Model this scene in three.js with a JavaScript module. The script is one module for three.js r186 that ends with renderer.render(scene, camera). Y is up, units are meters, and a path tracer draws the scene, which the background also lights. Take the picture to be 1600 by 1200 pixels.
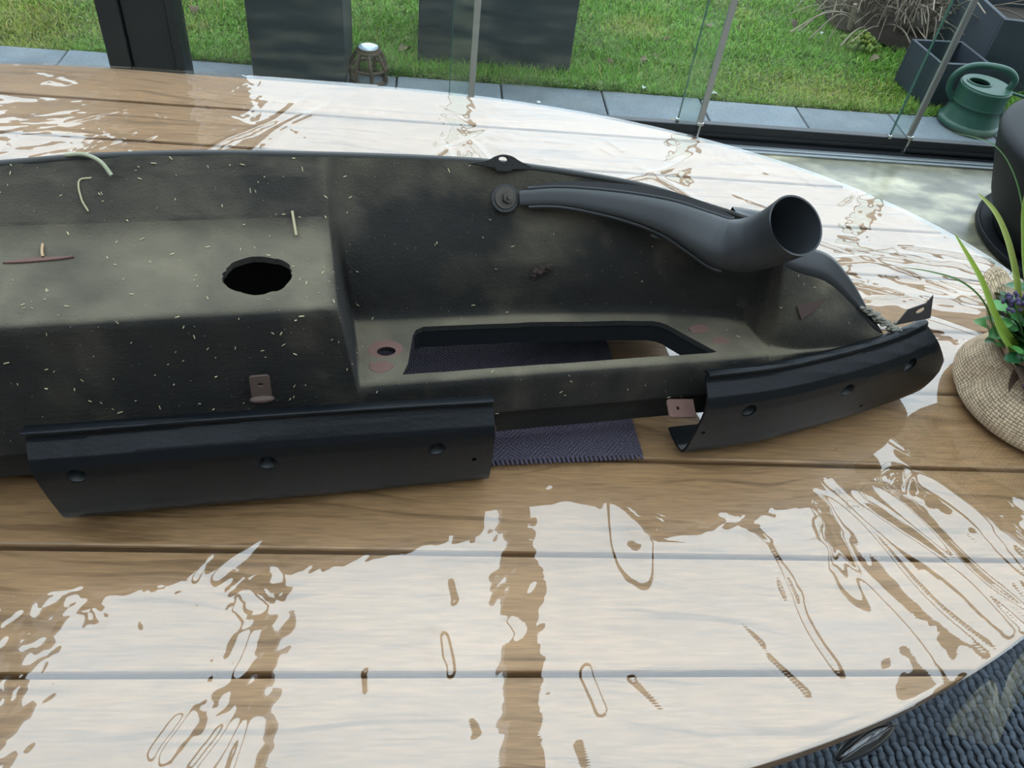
import * as THREE from 'three';
import { mergeGeometries, mergeVertices, toCreasedNormals } from 'three/addons/utils/BufferGeometryUtils.js';
import { RoundedBoxGeometry } from 'three/addons/geometries/RoundedBoxGeometry.js';
import { Brush, Evaluator, SUBTRACTION } from 'three-bvh-csg';

// ---------------------------------------------------------------- camera, sky, exposure
const scene = new THREE.Scene();
const camera = new THREE.PerspectiveCamera(2 * Math.atan(600 / 1279.05) * 180 / Math.PI, 4 / 3, 0.05, 200);
camera.position.set(0, 1.41, 0);
camera.quaternion.setFromRotationMatrix(new THREE.Matrix4().makeBasis(
  new THREE.Vector3(0.99335, 0.10256, 0.05225), new THREE.Vector3(-0.0357, 0.70604, -0.70728), new THREE.Vector3(-0.10943, 0.70071, 0.705)));
const renderer = new THREE.WebGLRenderer({ antialias: true });
renderer.shadowMap.enabled = true;
renderer.toneMapping = THREE.LinearToneMapping;
renderer.toneMappingExposure = 1.0;
const SKY = 3.7;                                         // radiance of the overcast sky
{
  const w = 256, h = 128, d = new Float32Array(w * h * 4);
  for (let y = 0; y < h; y++) for (let x = 0; x < w; x++) {
    const el = ((y + 0.5) / h - 0.5) * Math.PI, az = (x + 0.5) / w * 2 * Math.PI, s = Math.max(0, Math.sin(el)), k = (y * w + x) * 4, c = Math.cos(el);
    const u = 5 + c * Math.cos(az) * 4, v = 5 + c * Math.sin(az) * 4;                          // soft cloud mottling over the whole sky
    const L = SKY * (0.80 + 0.2 * s) * (0.82 + 0.36 * fbm(u + s * 2, v - s, 4, 500));
    d[k] = L * 0.895; d[k + 1] = L * 0.985; d[k + 2] = L * 1.16; d[k + 3] = 1;
  }
  const t = new THREE.DataTexture(d, w, h, THREE.RGBAFormat, THREE.FloatType);
  t.mapping = THREE.EquirectangularReflectionMapping; t.minFilter = t.magFilter = THREE.LinearFilter; t.needsUpdate = true;
  scene.background = t; scene.environment = t;
}

// ---------------------------------------------------------------- helpers
let seed = 7;
const rnd = () => { seed = (seed * 1664525 + 1013904223) >>> 0; return seed / 4294967296; };
const rr = (a, b) => a + (b - a) * rnd();
const V = (x, y, z) => new THREE.Vector3(x, y, z);
function clamp(x, a = 0, b = 1) { return Math.min(b, Math.max(a, x)); }
function mix(a, b, t) { return a + (b - a) * t; }
const sstep = (a, b, x) => { const t = clamp((x - a) / (b - a)); return t * t * (3 - 2 * t); };
function hash(x, y, s = 0) { let n = (Math.imul(x, 374761393) ^ Math.imul(y, 668265263) ^ Math.imul(s + 11, 974634777)) >>> 0; n = Math.imul(n ^ (n >>> 13), 1274126177) >>> 0; return ((n ^ (n >>> 16)) >>> 0) / 4294967296; }
function noise(x, y, s = 0, px = 0, py = 0) {                       // value noise, optionally periodic
  const xi = Math.floor(x), yi = Math.floor(y), fx = x - xi, fy = y - yi;
  const u = fx * fx * fx * (fx * (fx * 6 - 15) + 10), v = fy * fy * fy * (fy * (fy * 6 - 15) + 10);
  const w = (a, p) => (p ? ((a % p) + p) % p : a);
  const x0 = w(xi, px), x1 = w(xi + 1, px), y0 = w(yi, py), y1 = w(yi + 1, py);
  return mix(mix(hash(x0, y0, s), hash(x1, y0, s), u), mix(hash(x0, y1, s), hash(x1, y1, s), u), v);
}
function fbm(x, y, o = 4, s = 0, px = 0, py = 0) { let a = 0.5, t = 0, n = 0; for (let i = 0; i < o; i++) { t += a * noise(x, y, s + i, px, py); n += a; x *= 2; y *= 2; px *= 2; py *= 2; a *= 0.5; } return t / n; }
function texture(w, h, fn, srgb = true, repeat = [1, 1]) {          // fn(u, v) gives linear 0..1 colour or a number
  const d = new Uint8Array(w * h * 4), enc = (x) => (srgb ? (x <= 0.0031308 ? 12.92 * x : 1.055 * Math.pow(x, 1 / 2.4) - 0.055) : x);
  for (let y = 0; y < h; y++) for (let x = 0; x < w; x++) {
    let c = fn((x + 0.5) / w, (y + 0.5) / h); if (typeof c === 'number') c = [c, c, c];
    const k = (y * w + x) * 4; for (let i = 0; i < 3; i++) d[k + i] = Math.round(255 * clamp(enc(c[i]))); d[k + 3] = 255;
  }
  const t = new THREE.DataTexture(d, w, h); t.wrapS = t.wrapT = THREE.RepeatWrapping; t.magFilter = t.minFilter = THREE.LinearFilter;
  if (srgb) t.colorSpace = THREE.SRGBColorSpace; t.repeat.set(...repeat); t.needsUpdate = true; return t;
}
const std = (c, roughness = 0.6, o = {}) => { const m = new THREE.MeshPhysicalMaterial({ roughness, ...o }); if (c) m.color.setRGB(...c); return m; };
const used = {};
const numbered = (n) => { used[n] = (used[n] ?? -1) + 1; return used[n] ? n + '_' + String(used[n]).padStart(3, '0') : n; };
function part(name, geo, m, parent, label) {
  const o = new THREE.Mesh(geo, m); o.castShadow = o.receiveShadow = true;
  o.name = parent === scene ? numbered(name) : name; if (label) o.userData.label = label; parent.add(o); return o;
}
function thing(name, label, category, pos = [0, 0, 0], turn = 0, group) {
  const g = new THREE.Group(); g.name = numbered(name); g.position.set(...pos); g.rotation.y = turn; g.userData = { label, category }; if (group) g.userData.group = group; scene.add(g); return g;
}
const tag = (o, label, category, group) => { o.userData = { label, category }; if (group) o.userData.group = group; return o; };
const struct = (name, geo, m) => { const o = part(name, geo, m, scene); o.userData.kind = 'structure'; return o; };
const structGroup = (name, pos = [0, 0, 0]) => { const g = new THREE.Group(); g.name = name; g.position.set(...pos); g.userData.kind = 'structure'; scene.add(g); return g; };
const box = (x0, x1, y0, y1, z0, z1, r = 0) => { const g = r ? new RoundedBoxGeometry(x1 - x0, y1 - y0, z1 - z0, 2, r) : new THREE.BoxGeometry(x1 - x0, y1 - y0, z1 - z0); g.translate((x0 + x1) / 2, (y0 + y1) / 2, (z0 + z1) / 2); return g; };
const clean = (g) => { const o = g.index ? g.toNonIndexed() : g; for (const k of Object.keys(o.attributes)) if (!['position', 'normal', 'uv'].includes(k)) o.deleteAttribute(k); return o; };
const merge = (...l) => mergeGeometries(l.flat().map(clean));
function scaleUV(g, sx, sy, ox = 0, oy = 0) { const u = g.attributes.uv; for (let i = 0; i < u.count; i++) u.setXY(i, u.getX(i) * sx + ox, u.getY(i) * sy + oy); return g; }
function worldUV(g, ox = 0, oy = 0) {                              // uv in metres from the dominant axis
  const p = g.attributes.position, n = g.attributes.normal, u = g.attributes.uv;
  for (let i = 0; i < p.count; i++) { const ax = Math.abs(n.getX(i)), ay = Math.abs(n.getY(i)), az = Math.abs(n.getZ(i));
    if (ay >= ax && ay >= az) u.setXY(i, p.getX(i) + ox, p.getZ(i) + oy); else if (ax > az) u.setXY(i, p.getZ(i) + ox, p.getY(i) + oy); else u.setXY(i, p.getX(i) + ox, p.getY(i) + oy); }
  return g;
}
const tube = (pts, r, seg = 40, rad = 8, closed = false) => new THREE.TubeGeometry(new THREE.CatmullRomCurve3(pts, closed, 'centripetal'), seg, r, rad, closed);
const lathe = (pts, seg = 48) => new THREE.LatheGeometry(pts.map(([r, y]) => new THREE.Vector2(r, y)), seg);
// a grid of points [i][j] as an indexed surface
function gridGeo(P, uv, flip = false, closeJ = false) {
  const ni = P.length, nj = P[0].length, pos = [], u = [], ix = [];
  for (let i = 0; i < ni; i++) for (let j = 0; j < nj; j++) { pos.push(P[i][j].x, P[i][j].y, P[i][j].z); const q = uv ? uv(i, j) : [i / (ni - 1), j / (nj - 1)]; u.push(q[0], q[1]); }
  for (let i = 0; i < ni - 1; i++) for (let j = 0; j < (closeJ ? nj : nj - 1); j++) { const a = i * nj + j, b = i * nj + (j + 1) % nj, c = a + nj, d = b + nj; flip ? ix.push(a, b, c, b, d, c) : ix.push(a, c, b, b, c, d); }
  const g = new THREE.BufferGeometry(); g.setAttribute('position', new THREE.Float32BufferAttribute(pos, 3)); g.setAttribute('uv', new THREE.Float32BufferAttribute(u, 2)); g.setIndex(ix); g.computeVertexNormals(); return g;
}
// monotone interpolation of a table [[x, a, b ...], ...]
function table(rows) {
  const n = rows.length, m = rows[0].length - 1;
  const sl = []; for (let k = 0; k < m; k++) { const d = [], t = []; for (let i = 0; i < n - 1; i++) d.push((rows[i + 1][k + 1] - rows[i][k + 1]) / (rows[i + 1][0] - rows[i][0]));
    for (let i = 0; i < n; i++) t.push(i === 0 ? d[0] : i === n - 1 ? d[n - 2] : d[i - 1] * d[i] <= 0 ? 0 : 2 * d[i - 1] * d[i] / (d[i - 1] + d[i])); sl.push(t); }
  return (x) => { let i = 0; while (i < n - 2 && x > rows[i + 1][0]) i++; const h = rows[i + 1][0] - rows[i][0], t = clamp((x - rows[i][0]) / h), a = 2 * t ** 3 - 3 * t * t + 1, b = t ** 3 - 2 * t * t + t, c = -2 * t ** 3 + 3 * t * t, e = t ** 3 - t * t;
    return sl.map((s, k) => a * rows[i][k + 1] + b * h * s[i] + c * rows[i + 1][k + 1] + e * h * s[i + 1]); };
}

// ---------------------------------------------------------------- the garden room
const black = std([0.014, 0.016, 0.018], 0.45), grey = std([0.33, 0.32, 0.30], 0.45, { metalness: 0.4 }), alu = std([0.32, 0.35, 0.36], 0.4, { metalness: 0.7 });
const glass = std([0.93, 0.97, 0.95], 0, { transmission: 1, thickness: 0, ior: 1.5 });
const edgeGlass = std([0.05, 0.12, 0.10], 0.2);
const chrome = std([0.7, 0.7, 0.7], 0.15, { metalness: 1 });
const ZW = -2.73;
{
  const fl = texture(512, 512, (u, v) => { const n = fbm(u * 6, v * 12, 5, 3, 6, 12), m = fbm(u * 20, v * 30, 4, 9, 20, 30), w = sstep(0.35, 0.75, n); return [mix(0.15, 0.42, w) * (0.6 + 0.8 * m), mix(0.145, 0.38, w) * (0.6 + 0.8 * m), mix(0.10, 0.26, w) * (0.65 + 0.7 * m)]; }, true, [0.9, 0.9]);
  struct('floor', worldUV(box(-3.2, 4.2, -0.12, 0, -2.78, 1.4)), std(null, 0.28, { map: fl }));
  const plaster = std([0.30, 0.27, 0.24], 0.9), brick = std([0.26, 0.24, 0.22], 0.9);
  struct('wall_back', box(-3.4, 4.4, -0.12, 2.9, 1.4, 1.65), brick);
  struct('wall_left', box(-3.4, -3.2, -0.12, 2.4, -2.8, 1.4), plaster);
  struct('wall_right', box(4.2, 4.4, -0.12, 2.4, -2.8, 1.4), plaster);
  struct('trim_1', box(-3.4, 4.4, 2.17, 2.39, -2.83, -2.71, 0.01), black);                       // header beam
  const post = structGroup('trim_2');                                                              // wide post, three profiles
  part('profile', box(-1.055, -0.985, 0.0, 2.17, -2.80, -2.70, 0.004), black, post);
  part('profile', box(-0.983, -0.845, 0.0, 2.17, -2.81, -2.715, 0.004), black, post);
  part('profile', box(-0.843, -0.815, 0.0, 2.17, -2.80, -2.70, 0.004), black, post);
  const roof = structGroup('ceiling', [0, 2.39, -2.77]); roof.rotation.x = -Math.atan2(0.42, 4.2);
  const raf = [-3.3, -2.02, -1.21, -0.465, 0.34, 1.74, 2.6, 3.4, 4.3];
  for (const x of raf) part('rafter', box(x - 0.055, x + 0.055, -0.04, 0.09, 0.05, 4.25, 0.008), black, roof);
  for (let i = 0; i + 1 < raf.length; i++) part('roof_pane', box(raf[i] + 0.055, raf[i + 1] - 0.055, 0.055, 0.06, 0, 4.25), glass, roof);
}
// sliding glass panels; each its bottom rail, pane, grey edge strip and clips
{
  const xs = [-3.2, -2.38, -1.56, -1.06], spans = [];
  for (let i = 0; i < 3; i++) spans.push([xs[i], xs[i + 1], 1]);
  for (const [a, b] of [[-0.815, 0.135], [0.135, 0.965], [0.965, 1.775], [1.775, 2.6], [2.6, 3.42], [3.42, 4.2]]) spans.push([a, b, 0]);
  spans.forEach(([a, b, left], i) => {
    const w = structGroup('window_' + (i + 1)), z = ZW - 0.012 * (i % 2);
    const over = left ? 0 : 0.075;                                                           // the next pane slides behind this one
    part('bottom_rail', merge(box(a + 0.003, b - 0.003, 0.012, 0.066, z - 0.014, z + 0.016, 0.004), box(a + 0.003, b - 0.003, 0.026, 0.034, z + 0.010, z + 0.024)), black, w);
    part('pane', box(a - over, b, 0.063, 2.19, z - 0.004, z + 0.004), glass, w);
    if (!left) {
      part('glass_edge', box(a - over - 0.003, a - over, 0.063, 2.19, z - 0.005, z + 0.005), edgeGlass, w);
      part('edge_strip', box(b - 0.011, b + 0.011, 0.068, 2.17, z + 0.004, z + 0.016, 0.003), grey, w);
      part('clip', merge(box(b - 0.004, b + 0.004, 0.014, 0.078, z + 0.018, z + 0.026, 0.002), box(b - 0.012, b + 0.012, 0.066, 0.078, z + 0.016, z + 0.024, 0.002)), chrome, w);
      part('clip', box(a - over - 0.012, a - over, 0.065, 0.078, z + 0.004, z + 0.016, 0.002), chrome, w);
    }
  });
  const track = structGroup('trim_3');
  part('channel', box(-3.2, 4.2, 0.0, 0.012, -2.76, -2.70), black, track);
  for (let k = 0; k < 3; k++) part('rib', box(-3.2, 4.2, 0.0, 0.008 + 0.004 * (k === 1), -2.70 + k * 0.017, -2.686 + k * 0.017, 0.002), alu, track);
}

// ---------------------------------------------------------------- outside: paving, lawn, planters
{
  const pav = structGroup('pavement');
  part('bedding', box(-4, 5, -0.14, -0.056, -3.35, -2.765), std([0.05, 0.05, 0.05], 1), pav);
  const tex = texture(256, 256, (u, v) => { const n = fbm(u * 6, v * 6, 4, 21, 6, 6), m = noise(u * 90, v * 90, 4, 90, 90); const k = 0.8 + 0.3 * n + 0.28 * (m - 0.5); return [0.145 * k, 0.17 * k, 0.195 * k]; }, true, [2.5, 2.5]);
  const mats = [0.9, 1, 1.12].map((k) => { const m = std([k, k, k], 0.8, { map: tex }); return m; });
  for (let k = -10; k < 12; k++) { const x = 0.264 + 0.401 * k, g = worldUV(box(x + 0.003, x + 0.398, -0.055, -0.004 + rr(-0.003, 0.003), -3.085 + rr(-0.008, 0.008), -2.762, 0.006), rnd(), rnd()); part('paving_slab', g, mats[(k + 30) % 3], pav); }
  // lawn: a bumpy bed and its grass
  const P = []; for (let i = 0; i <= 60; i++) { P.push([]); for (let j = 0; j <= 30; j++) { const x = -6 + i * 0.2, z = -3.09 - j * 0.13 * (1 + j * 0.02); P[i].push(V(x, -0.022 + 0.02 * noise(x * 2, z * 2, 5), z)); } }
  const bed = gridGeo(P, (i, j) => [i * 0.2, j * 0.13], false);
  const bt = texture(256, 256, (u, v) => { const n = fbm(u * 12, v * 12, 4, 31, 12, 12); return [mix(0.03, 0.055, n), mix(0.05, 0.085, n), mix(0.012, 0.02, n)]; });
  const lawn = struct('lawn', bed, std(null, 1, { map: bt, side: THREE.DoubleSide }));
  const blade = new THREE.BufferGeometry();
  { const p = [], ix = [], S = 3; for (let i = 0; i <= S; i++) { const t = i / S, w = 0.0019 * (1 - t * t * 0.92), y = t * (1 - 0.25 * t), z = 0.45 * t * t; p.push(-w, y, z, w, y, z); if (i < S) { const a = i * 2; ix.push(a, a + 1, a + 2, a + 1, a + 3, a + 2); } }
    blade.setAttribute('position', new THREE.Float32BufferAttribute(p, 3)); blade.setIndex(ix); blade.computeVertexNormals(); }
  const N = 150000, grass = new THREE.InstancedMesh(blade, std([1, 1, 1], 0.75, { side: THREE.DoubleSide, transmission: 0.25, thickness: 0 }), N);
  const q = new THREE.Quaternion(), e = new THREE.Euler(), m4 = new THREE.Matrix4(), col = new THREE.Color();
  for (let i = 0; i < N; i++) {
    const f = Math.pow(rnd(), 1.35), z = -3.095 - 1.9 * f, hw = 2.2 + 0.75 * f, x = 0.45 + rr(-hw, hw) + 0.25 * f;
    const yel = sstep(0.52, 0.8, fbm(x * 1.6, z * 1.6, 3, 44)) + 0.9 * Math.exp(-(((x - 1.62) / 0.4) ** 2 + ((z + 3.25) / 0.18) ** 2)) + 0.6 * Math.exp(-(((x + 1.5) / 0.5) ** 2 + ((z + 3.7) / 0.3) ** 2)), bare = fbm(x * 3, z * 3, 3, 77);
    const long = (x > -0.35 && x < 0.75 && z > -3.24) ? 1.7 : 1, l = (0.022 + 0.026 * rnd()) * long * (bare > 0.6 ? 0.6 : 1);
    e.set(rr(-0.5, 0.7), rnd() * 6.283, rr(-0.4, 0.4), 'YXZ'); q.setFromEuler(e);
    m4.compose(V(x, -0.02 + 0.018 * noise(x * 2, z * 2, 5), z), q, V(rr(0.8, 1.5), l, l)); grass.setMatrixAt(i, m4);
    const t = rnd(), dry = rnd() < 0.05 + 0.38 * clamp(yel); const b = 0.75 + 0.6 * t;
    dry ? col.setRGB(0.33 * b, 0.31 * b, 0.075 * b) : col.setRGB(mix(0.135, 0.215, clamp(yel)) * b, mix(0.265, 0.32, t) * b, 0.022 * b); grass.setColorAt(i, col);
  }
  grass.name = 'grass'; grass.userData = { kind: 'stuff', label: 'short green lawn grass growing behind the grey paving slabs', category: 'grass' }; grass.castShadow = grass.receiveShadow = true; scene.add(grass);

  // fallen leaves and pale petals on the lawn
  const lg = (() => { const Q = []; for (let i = 0; i <= 6; i++) { Q.push([]); const t = i / 6, w = Math.sin(Math.PI * Math.pow(t, 0.8)) * 0.45 + 0.02; for (let j = 0; j <= 4; j++) { const s = j / 2 - 1; Q[i].push(V((t - 0.5) * 1.4, 0.35 * s * s * w + 0.18 * Math.sin(t * 5), s * w)); } } return gridGeo(Q); })();
  const lm = [[0.10, 0.06, 0.035], [0.14, 0.095, 0.06], [0.06, 0.04, 0.025]].map((c) => std(c, 0.8, { side: THREE.DoubleSide }));
  [[1.03, -3.62, 0.05, 0, 'brown curled leaf on the lawn just right of the second door strip'], [0.88, -3.38, 0.045, 1, 'pale tan leaf on the lawn, nearest the wide planter of the close pair'], [0.73, -3.33, 0.04, 0, 'brown leaf lying at the right foot of the wide planter'], [0.95, -3.44, 0.04, 1, 'pale tan leaf on the lawn, right one of the close pair'], [1.47, -3.33, 0.03, 2, 'small dark leaf alone in the middle of the lawn'], [2.0, -3.60, 0.05, 1, 'pale leaf on the lawn in front of the dry shrub'], [-0.98, -3.52, 0.05, 0, 'brown leaf on the lawn between the black post and the narrow planter'], [-0.75, -3.5, 0.05, 0, 'brown leaf close to the left side of the narrow planter'], [-0.12, -3.30, 0.06, 1, 'tan leaf leaning at the left foot of the wide planter'], [1.27, -3.83, 0.05, 0, 'brown leaf farthest back on the lawn'], [1.72, -3.95, 0.05, 2, 'dark leaf at the far right of the lawn beside the shrub']].forEach(([x, z, s, k, label], i) => {
    const o = part('dry_leaf', lg, lm[k], scene); o.position.set(x, 0.008, z); o.scale.setScalar(s * 0.8); o.rotation.set(rr(-0.3, 0.3), rnd() * 6, rr(-0.3, 0.3)); tag(o, label, 'leaf', 'dead leaves on the lawn'); });
  const pl = tag(part('dry_leaf', lg, std([0.24, 0.2, 0.16], 0.8, { side: THREE.DoubleSide }), scene), 'pale dead leaf lying on the paving behind the glass overlap', 'leaf'); pl.position.set(0.915, 0.006, -2.83); pl.scale.setScalar(0.05); pl.rotation.y = 0.5;
  const pm = std([0.36, 0.37, 0.34], 0.7, { side: THREE.DoubleSide });
  [[1.13, -3.1, 0.03, 'white petal on the paving edge right beside the second door strip'], [0.84, -3.11, 0.03, 'white petal on the lawn edge left of the glass overlap'], [1.14, -3.2, 0.024, 'small white petal in the grass behind the paving near the second door strip'], [1.93, -3.72, 0.035, 'large white petal in the grass before the shrub'], [1.83, -3.85, 0.02, 'tiny white petal farthest back in the grass'], [0.66, -3.12, 0.022, 'small white petal at the lawn edge before the wide planter']].forEach(([x, z, s, label], i) => { const o = part('white_petal', lg, pm, scene); o.position.set(x, 0.012, z); o.scale.setScalar(s * 0.8); o.rotation.y = i; tag(o, label, 'petal', 'white petals on the lawn'); });

  // tall dark planters
  const slate = std(null, 0.7, { map: texture(256, 256, (u, v) => { const n = fbm(u * 3, v * 24, 4, 8, 3, 24); return [0.017 + 0.010 * n, 0.025 + 0.012 * n, 0.035 + 0.015 * n]; }), bumpMap: texture(256, 256, (u, v) => fbm(u * 4, v * 40, 4, 17, 4, 40), false), bumpScale: 0.002 });
  const soil = std([0.03, 0.022, 0.016], 1, { bumpMap: texture(128, 128, (u, v) => fbm(u * 16, v * 16, 3, 2, 16, 16), false), bumpScale: 0.01 });
  function planter(label, x, z, w, d, h, turn, wall = 0.022, fill = 0.08) {
    const g = thing('square_planter', label, 'planter', [x, 0, z], turn);
    const side = (a, b, c, e) => worldUV(box(a, b, 0, h, c, e, 0.003));
    part('side_wall', side(-w / 2, w / 2, d / 2 - wall, d / 2), slate, g); part('side_wall', side(-w / 2, w / 2, -d / 2, -d / 2 + wall), slate, g);
    part('side_wall', side(-w / 2, -w / 2 + wall, -d / 2 + wall, d / 2 - wall), slate, g); part('side_wall', side(w / 2 - wall, w / 2, -d / 2 + wall, d / 2 - wall), slate, g);
    part('soil', worldUV(new THREE.BoxGeometry(w - 2 * wall, 0.03, d - 2 * wall, 8, 1, 8).translate(0, h - fill, 0)), soil, g); return g;
  }
  planter('tall narrow dark planter on the paving right of the wide black post', -0.487, -3.115, 0.335, 0.3, 0.75, 0);
  planter('wide dark planter on the lawn behind the thin grey door strip', 0.24, -3.42, 0.605, 0.45, 0.75, 0);
  planter('low open square planter behind the green watering can', 2.155, -3.30, 0.245, 0.245, 0.18, 0.1, 0.016, 0.10);
  planter('larger open square planter taller than the low one beside the watering can', 2.63, -3.60, 0.5, 0.47, 0.30, -0.06, 0.02, 0.10);
  const red = std([0.16, 0.06, 0.05], 0.9);
  { const l = []; for (let i = 0; i < 22; i++) l.push(new THREE.IcosahedronGeometry(rr(0.006, 0.012), 1).scale(1, 0.7, 1).translate(2.17 + rr(-0.07, 0.08), 0.1 + rr(0, 0.008), -3.26 + rr(-0.07, 0.07))); const o = part('bark_chips', merge(l), red, scene); o.userData = { kind: 'stuff', label: 'reddish bark chips on the soil of the low planter', category: 'chips' }; }

  // rusty lantern with a solar lid
  const rust = std([0.075, 0.045, 0.03], 0.75), L = thing('garden_lantern', 'small rusty openwork lantern with a pale glass lid on the paving', 'lantern', [-0.240, -0.004, -3.03]);
  const prof = [[0.064, 0.004], [0.068, 0.03], [0.064, 0.065], [0.05, 0.095], [0.037, 0.112]];
  for (const [r, y] of [[0.065, 0.006], [0.066, 0.05], [0.04, 0.11]]) part('hoop', new THREE.TorusGeometry(r, y === 0.05 ? 0.006 : 0.007, 10, 36).rotateX(Math.PI / 2).translate(0, y, 0), rust, L);
  for (let k = 0; k < 7; k++) { const a = k / 7 * 6.283 + 0.4; part('strap', tube(prof.map(([r, y], i) => V(r * Math.cos(a + 0.05 * i), y, r * Math.sin(a + 0.05 * i))), 0.007, 16, 8), rust, L); }
  part('collar', lathe([[0.028, 0.104], [0.042, 0.106], [0.042, 0.122], [0.038, 0.126]], 36), rust, L);
  part('lid', lathe([[0.0005, 0.131], [0.02, 0.130], [0.036, 0.127], [0.037, 0.118], [0.0005, 0.118]], 36), std([0.42, 0.52, 0.62], 0.1, { clearcoat: 1 }), L);
  const chip = tag(part('glass_pebble', new THREE.SphereGeometry(0.008, 16, 12).scale(1, 0.6, 1), std([0.6, 0.62, 0.62], 0.1), scene), 'single tiny pale pebble lying on the middle paving slab', 'pebble'); chip.position.set(0.40, 0.004, -2.93);

  // watering can
  const green = std([0.024, 0.078, 0.054], 0.4), W = thing('watering_can', 'dark green plastic watering can on the paving outside the glass', 'watering can', [2.185, -0.002, -3.03], -0.35);
  part('body', lathe([[0.0005, 0], [0.112, 0], [0.121, 0.006], [0.122, 0.02], [0.114, 0.027], [0.110, 0.032], [0.099, 0.07], [0.095, 0.088], [0.102, 0.092], [0.103, 0.1], [0.098, 0.104], [0.098, 0.15], [0.100, 0.153], [0.100, 0.162], [0.096, 0.165], [0.09, 0.166]], 64), green, W);
  { const top = new THREE.Shape(); top.absellipse(0, 0, 0.094, 0.094, 0, 6.283); const hole = new THREE.Path(); hole.absellipse(-0.028, 0.0, 0.046, 0.038, 0, 6.283); top.holes.push(hole);
    part('top', merge(new THREE.ExtrudeGeometry(top, { depth: 0.006, bevelEnabled: true, bevelSize: 0.002, bevelThickness: 0.002, curveSegments: 40 }).rotateX(-Math.PI / 2).translate(0, 0.162, 0), new THREE.TorusGeometry(0.041, 0.0045, 10, 40).scale(1.08, 0.9, 1).rotateX(Math.PI / 2).translate(-0.03, 0.171, 0)), green, W); }
  part('handle', tube([V(-0.095, 0.085, 0), V(-0.128, 0.125, 0), V(-0.128, 0.18, 0), V(-0.09, 0.222, 0), V(-0.01, 0.24, 0), V(0.06, 0.232, 0), V(0.088, 0.205, 0), V(0.082, 0.168, 0)], 0.0125, 60, 14), green, W);
  part('spout', merge(tube([V(0.085, 0.05, 0), V(0.14, 0.085, 0), V(0.2, 0.15, 0), V(0.26, 0.21, 0)], 0.014, 40, 14), new THREE.CylinderGeometry(0.035, 0.016, 0.03, 24).rotateZ(-0.85).translate(0.272, 0.223, 0)), green, W);
  part('brace', tube([V(0.09, 0.158, 0), V(0.15, 0.152, 0), V(0.19, 0.146, 0)], 0.006, 12, 8), green, W);

  // cut-back clump of dry stems at the lawn's corner
  const dry = [std([0.14, 0.11, 0.08], 0.9), std([0.22, 0.18, 0.13], 0.9), std([0.09, 0.065, 0.045], 0.9)];
  const C = thing('dry_shrub', 'brown clump of dry tangled stems at the lawn corner behind the planters', 'shrub', [2.27, -0.01, -4.14]);
  { const Q = []; for (let i = 0; i <= 24; i++) { Q.push([]); for (let j = 0; j <= 14; j++) { const a = i / 24 * 6.2832, t = j / 14, r = 0.34 * Math.sin(t * 1.57) * (0.8 + 0.4 * noise(i % 24 * 0.7, j * 0.5, 12)); Q[i].push(V(r * Math.cos(a), 0.1 * Math.cos(t * 1.57) + 0.03 * noise(i % 24 * 0.9, j * 0.7, 3), r * Math.sin(a))); } } part('crown_base', gridGeo(Q), std([0.03, 0.022, 0.015], 1, { side: THREE.DoubleSide }), C); }
  for (let k = 0; k < 3; k++) { const l = []; for (let i = 0; i < 130; i++) { const a = rnd() * 6.28, r = rr(0.05, 0.34), x = r * Math.cos(a), z = r * Math.sin(a), h = rr(0.1, 0.4), dx = rr(-0.15, 0.15) + x * 0.5, dz = rr(-0.12, 0.2) + z * 0.4; l.push(tube([V(x, 0.02, z), V(x + dx * 0.3, h * 0.55, z + dz * 0.35), V(x + dx, h * rr(0.7, 1), z + dz), V(x + dx * 1.7, h * rr(0.4, 1.0), z + dz * 1.7)], rr(0.0016, 0.004), 10, 5)); } const o = part('stems', merge(l), dry[k], C); o.userData.kind = 'stuff'; }
  for (let k = 0; k < 7; k++) { const a = 2.6 + k * 0.17, x = -0.33 + k * 0.05, z = 0.12 + 0.1 * Math.sin(k * 2); part('cut_stump', new THREE.CylinderGeometry(0.010, 0.016, rr(0.14, 0.24), 9, 3).rotateZ(rr(-0.25, 0.35)).rotateX(rr(-0.2, 0.2)).translate(x, 0.07, z), dry[k % 3], C); }
  const F = thing('sedum_tuft', 'small yellow green tuft growing at the foot of the dry shrub', 'plant', [1.98, 0, -3.74]);
  for (let k = 0; k < 2; k++) { const l = []; for (let i = 0; i < 60; i++) { const a = rnd() * 6.28, r = rr(0, 0.09); l.push(new THREE.IcosahedronGeometry(rr(0.006, 0.013), 0).scale(1, 1.3, 1).translate(r * Math.cos(a), 0.02 + (0.09 - r) * rr(0.2, 0.7), r * Math.sin(a))); } const o = part('leaves', merge(l), std(k ? [0.16, 0.2, 0.03] : [0.09, 0.15, 0.025], 0.8), F); o.userData.kind = 'stuff'; }

  // neighbouring gable house that the film mirrors at the far left
  const nh = structGroup('house_wall'); const bw = std([0.10, 0.07, 0.055], 0.9);
  part('front_wall', box(-13, -3.6, -0.1, 4.65, -8.6, -8.2), bw, nh); part('chimney_wall', box(-3.6, -1.95, -0.1, 5.9, -8.6, -8.2), bw, nh);
}

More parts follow.
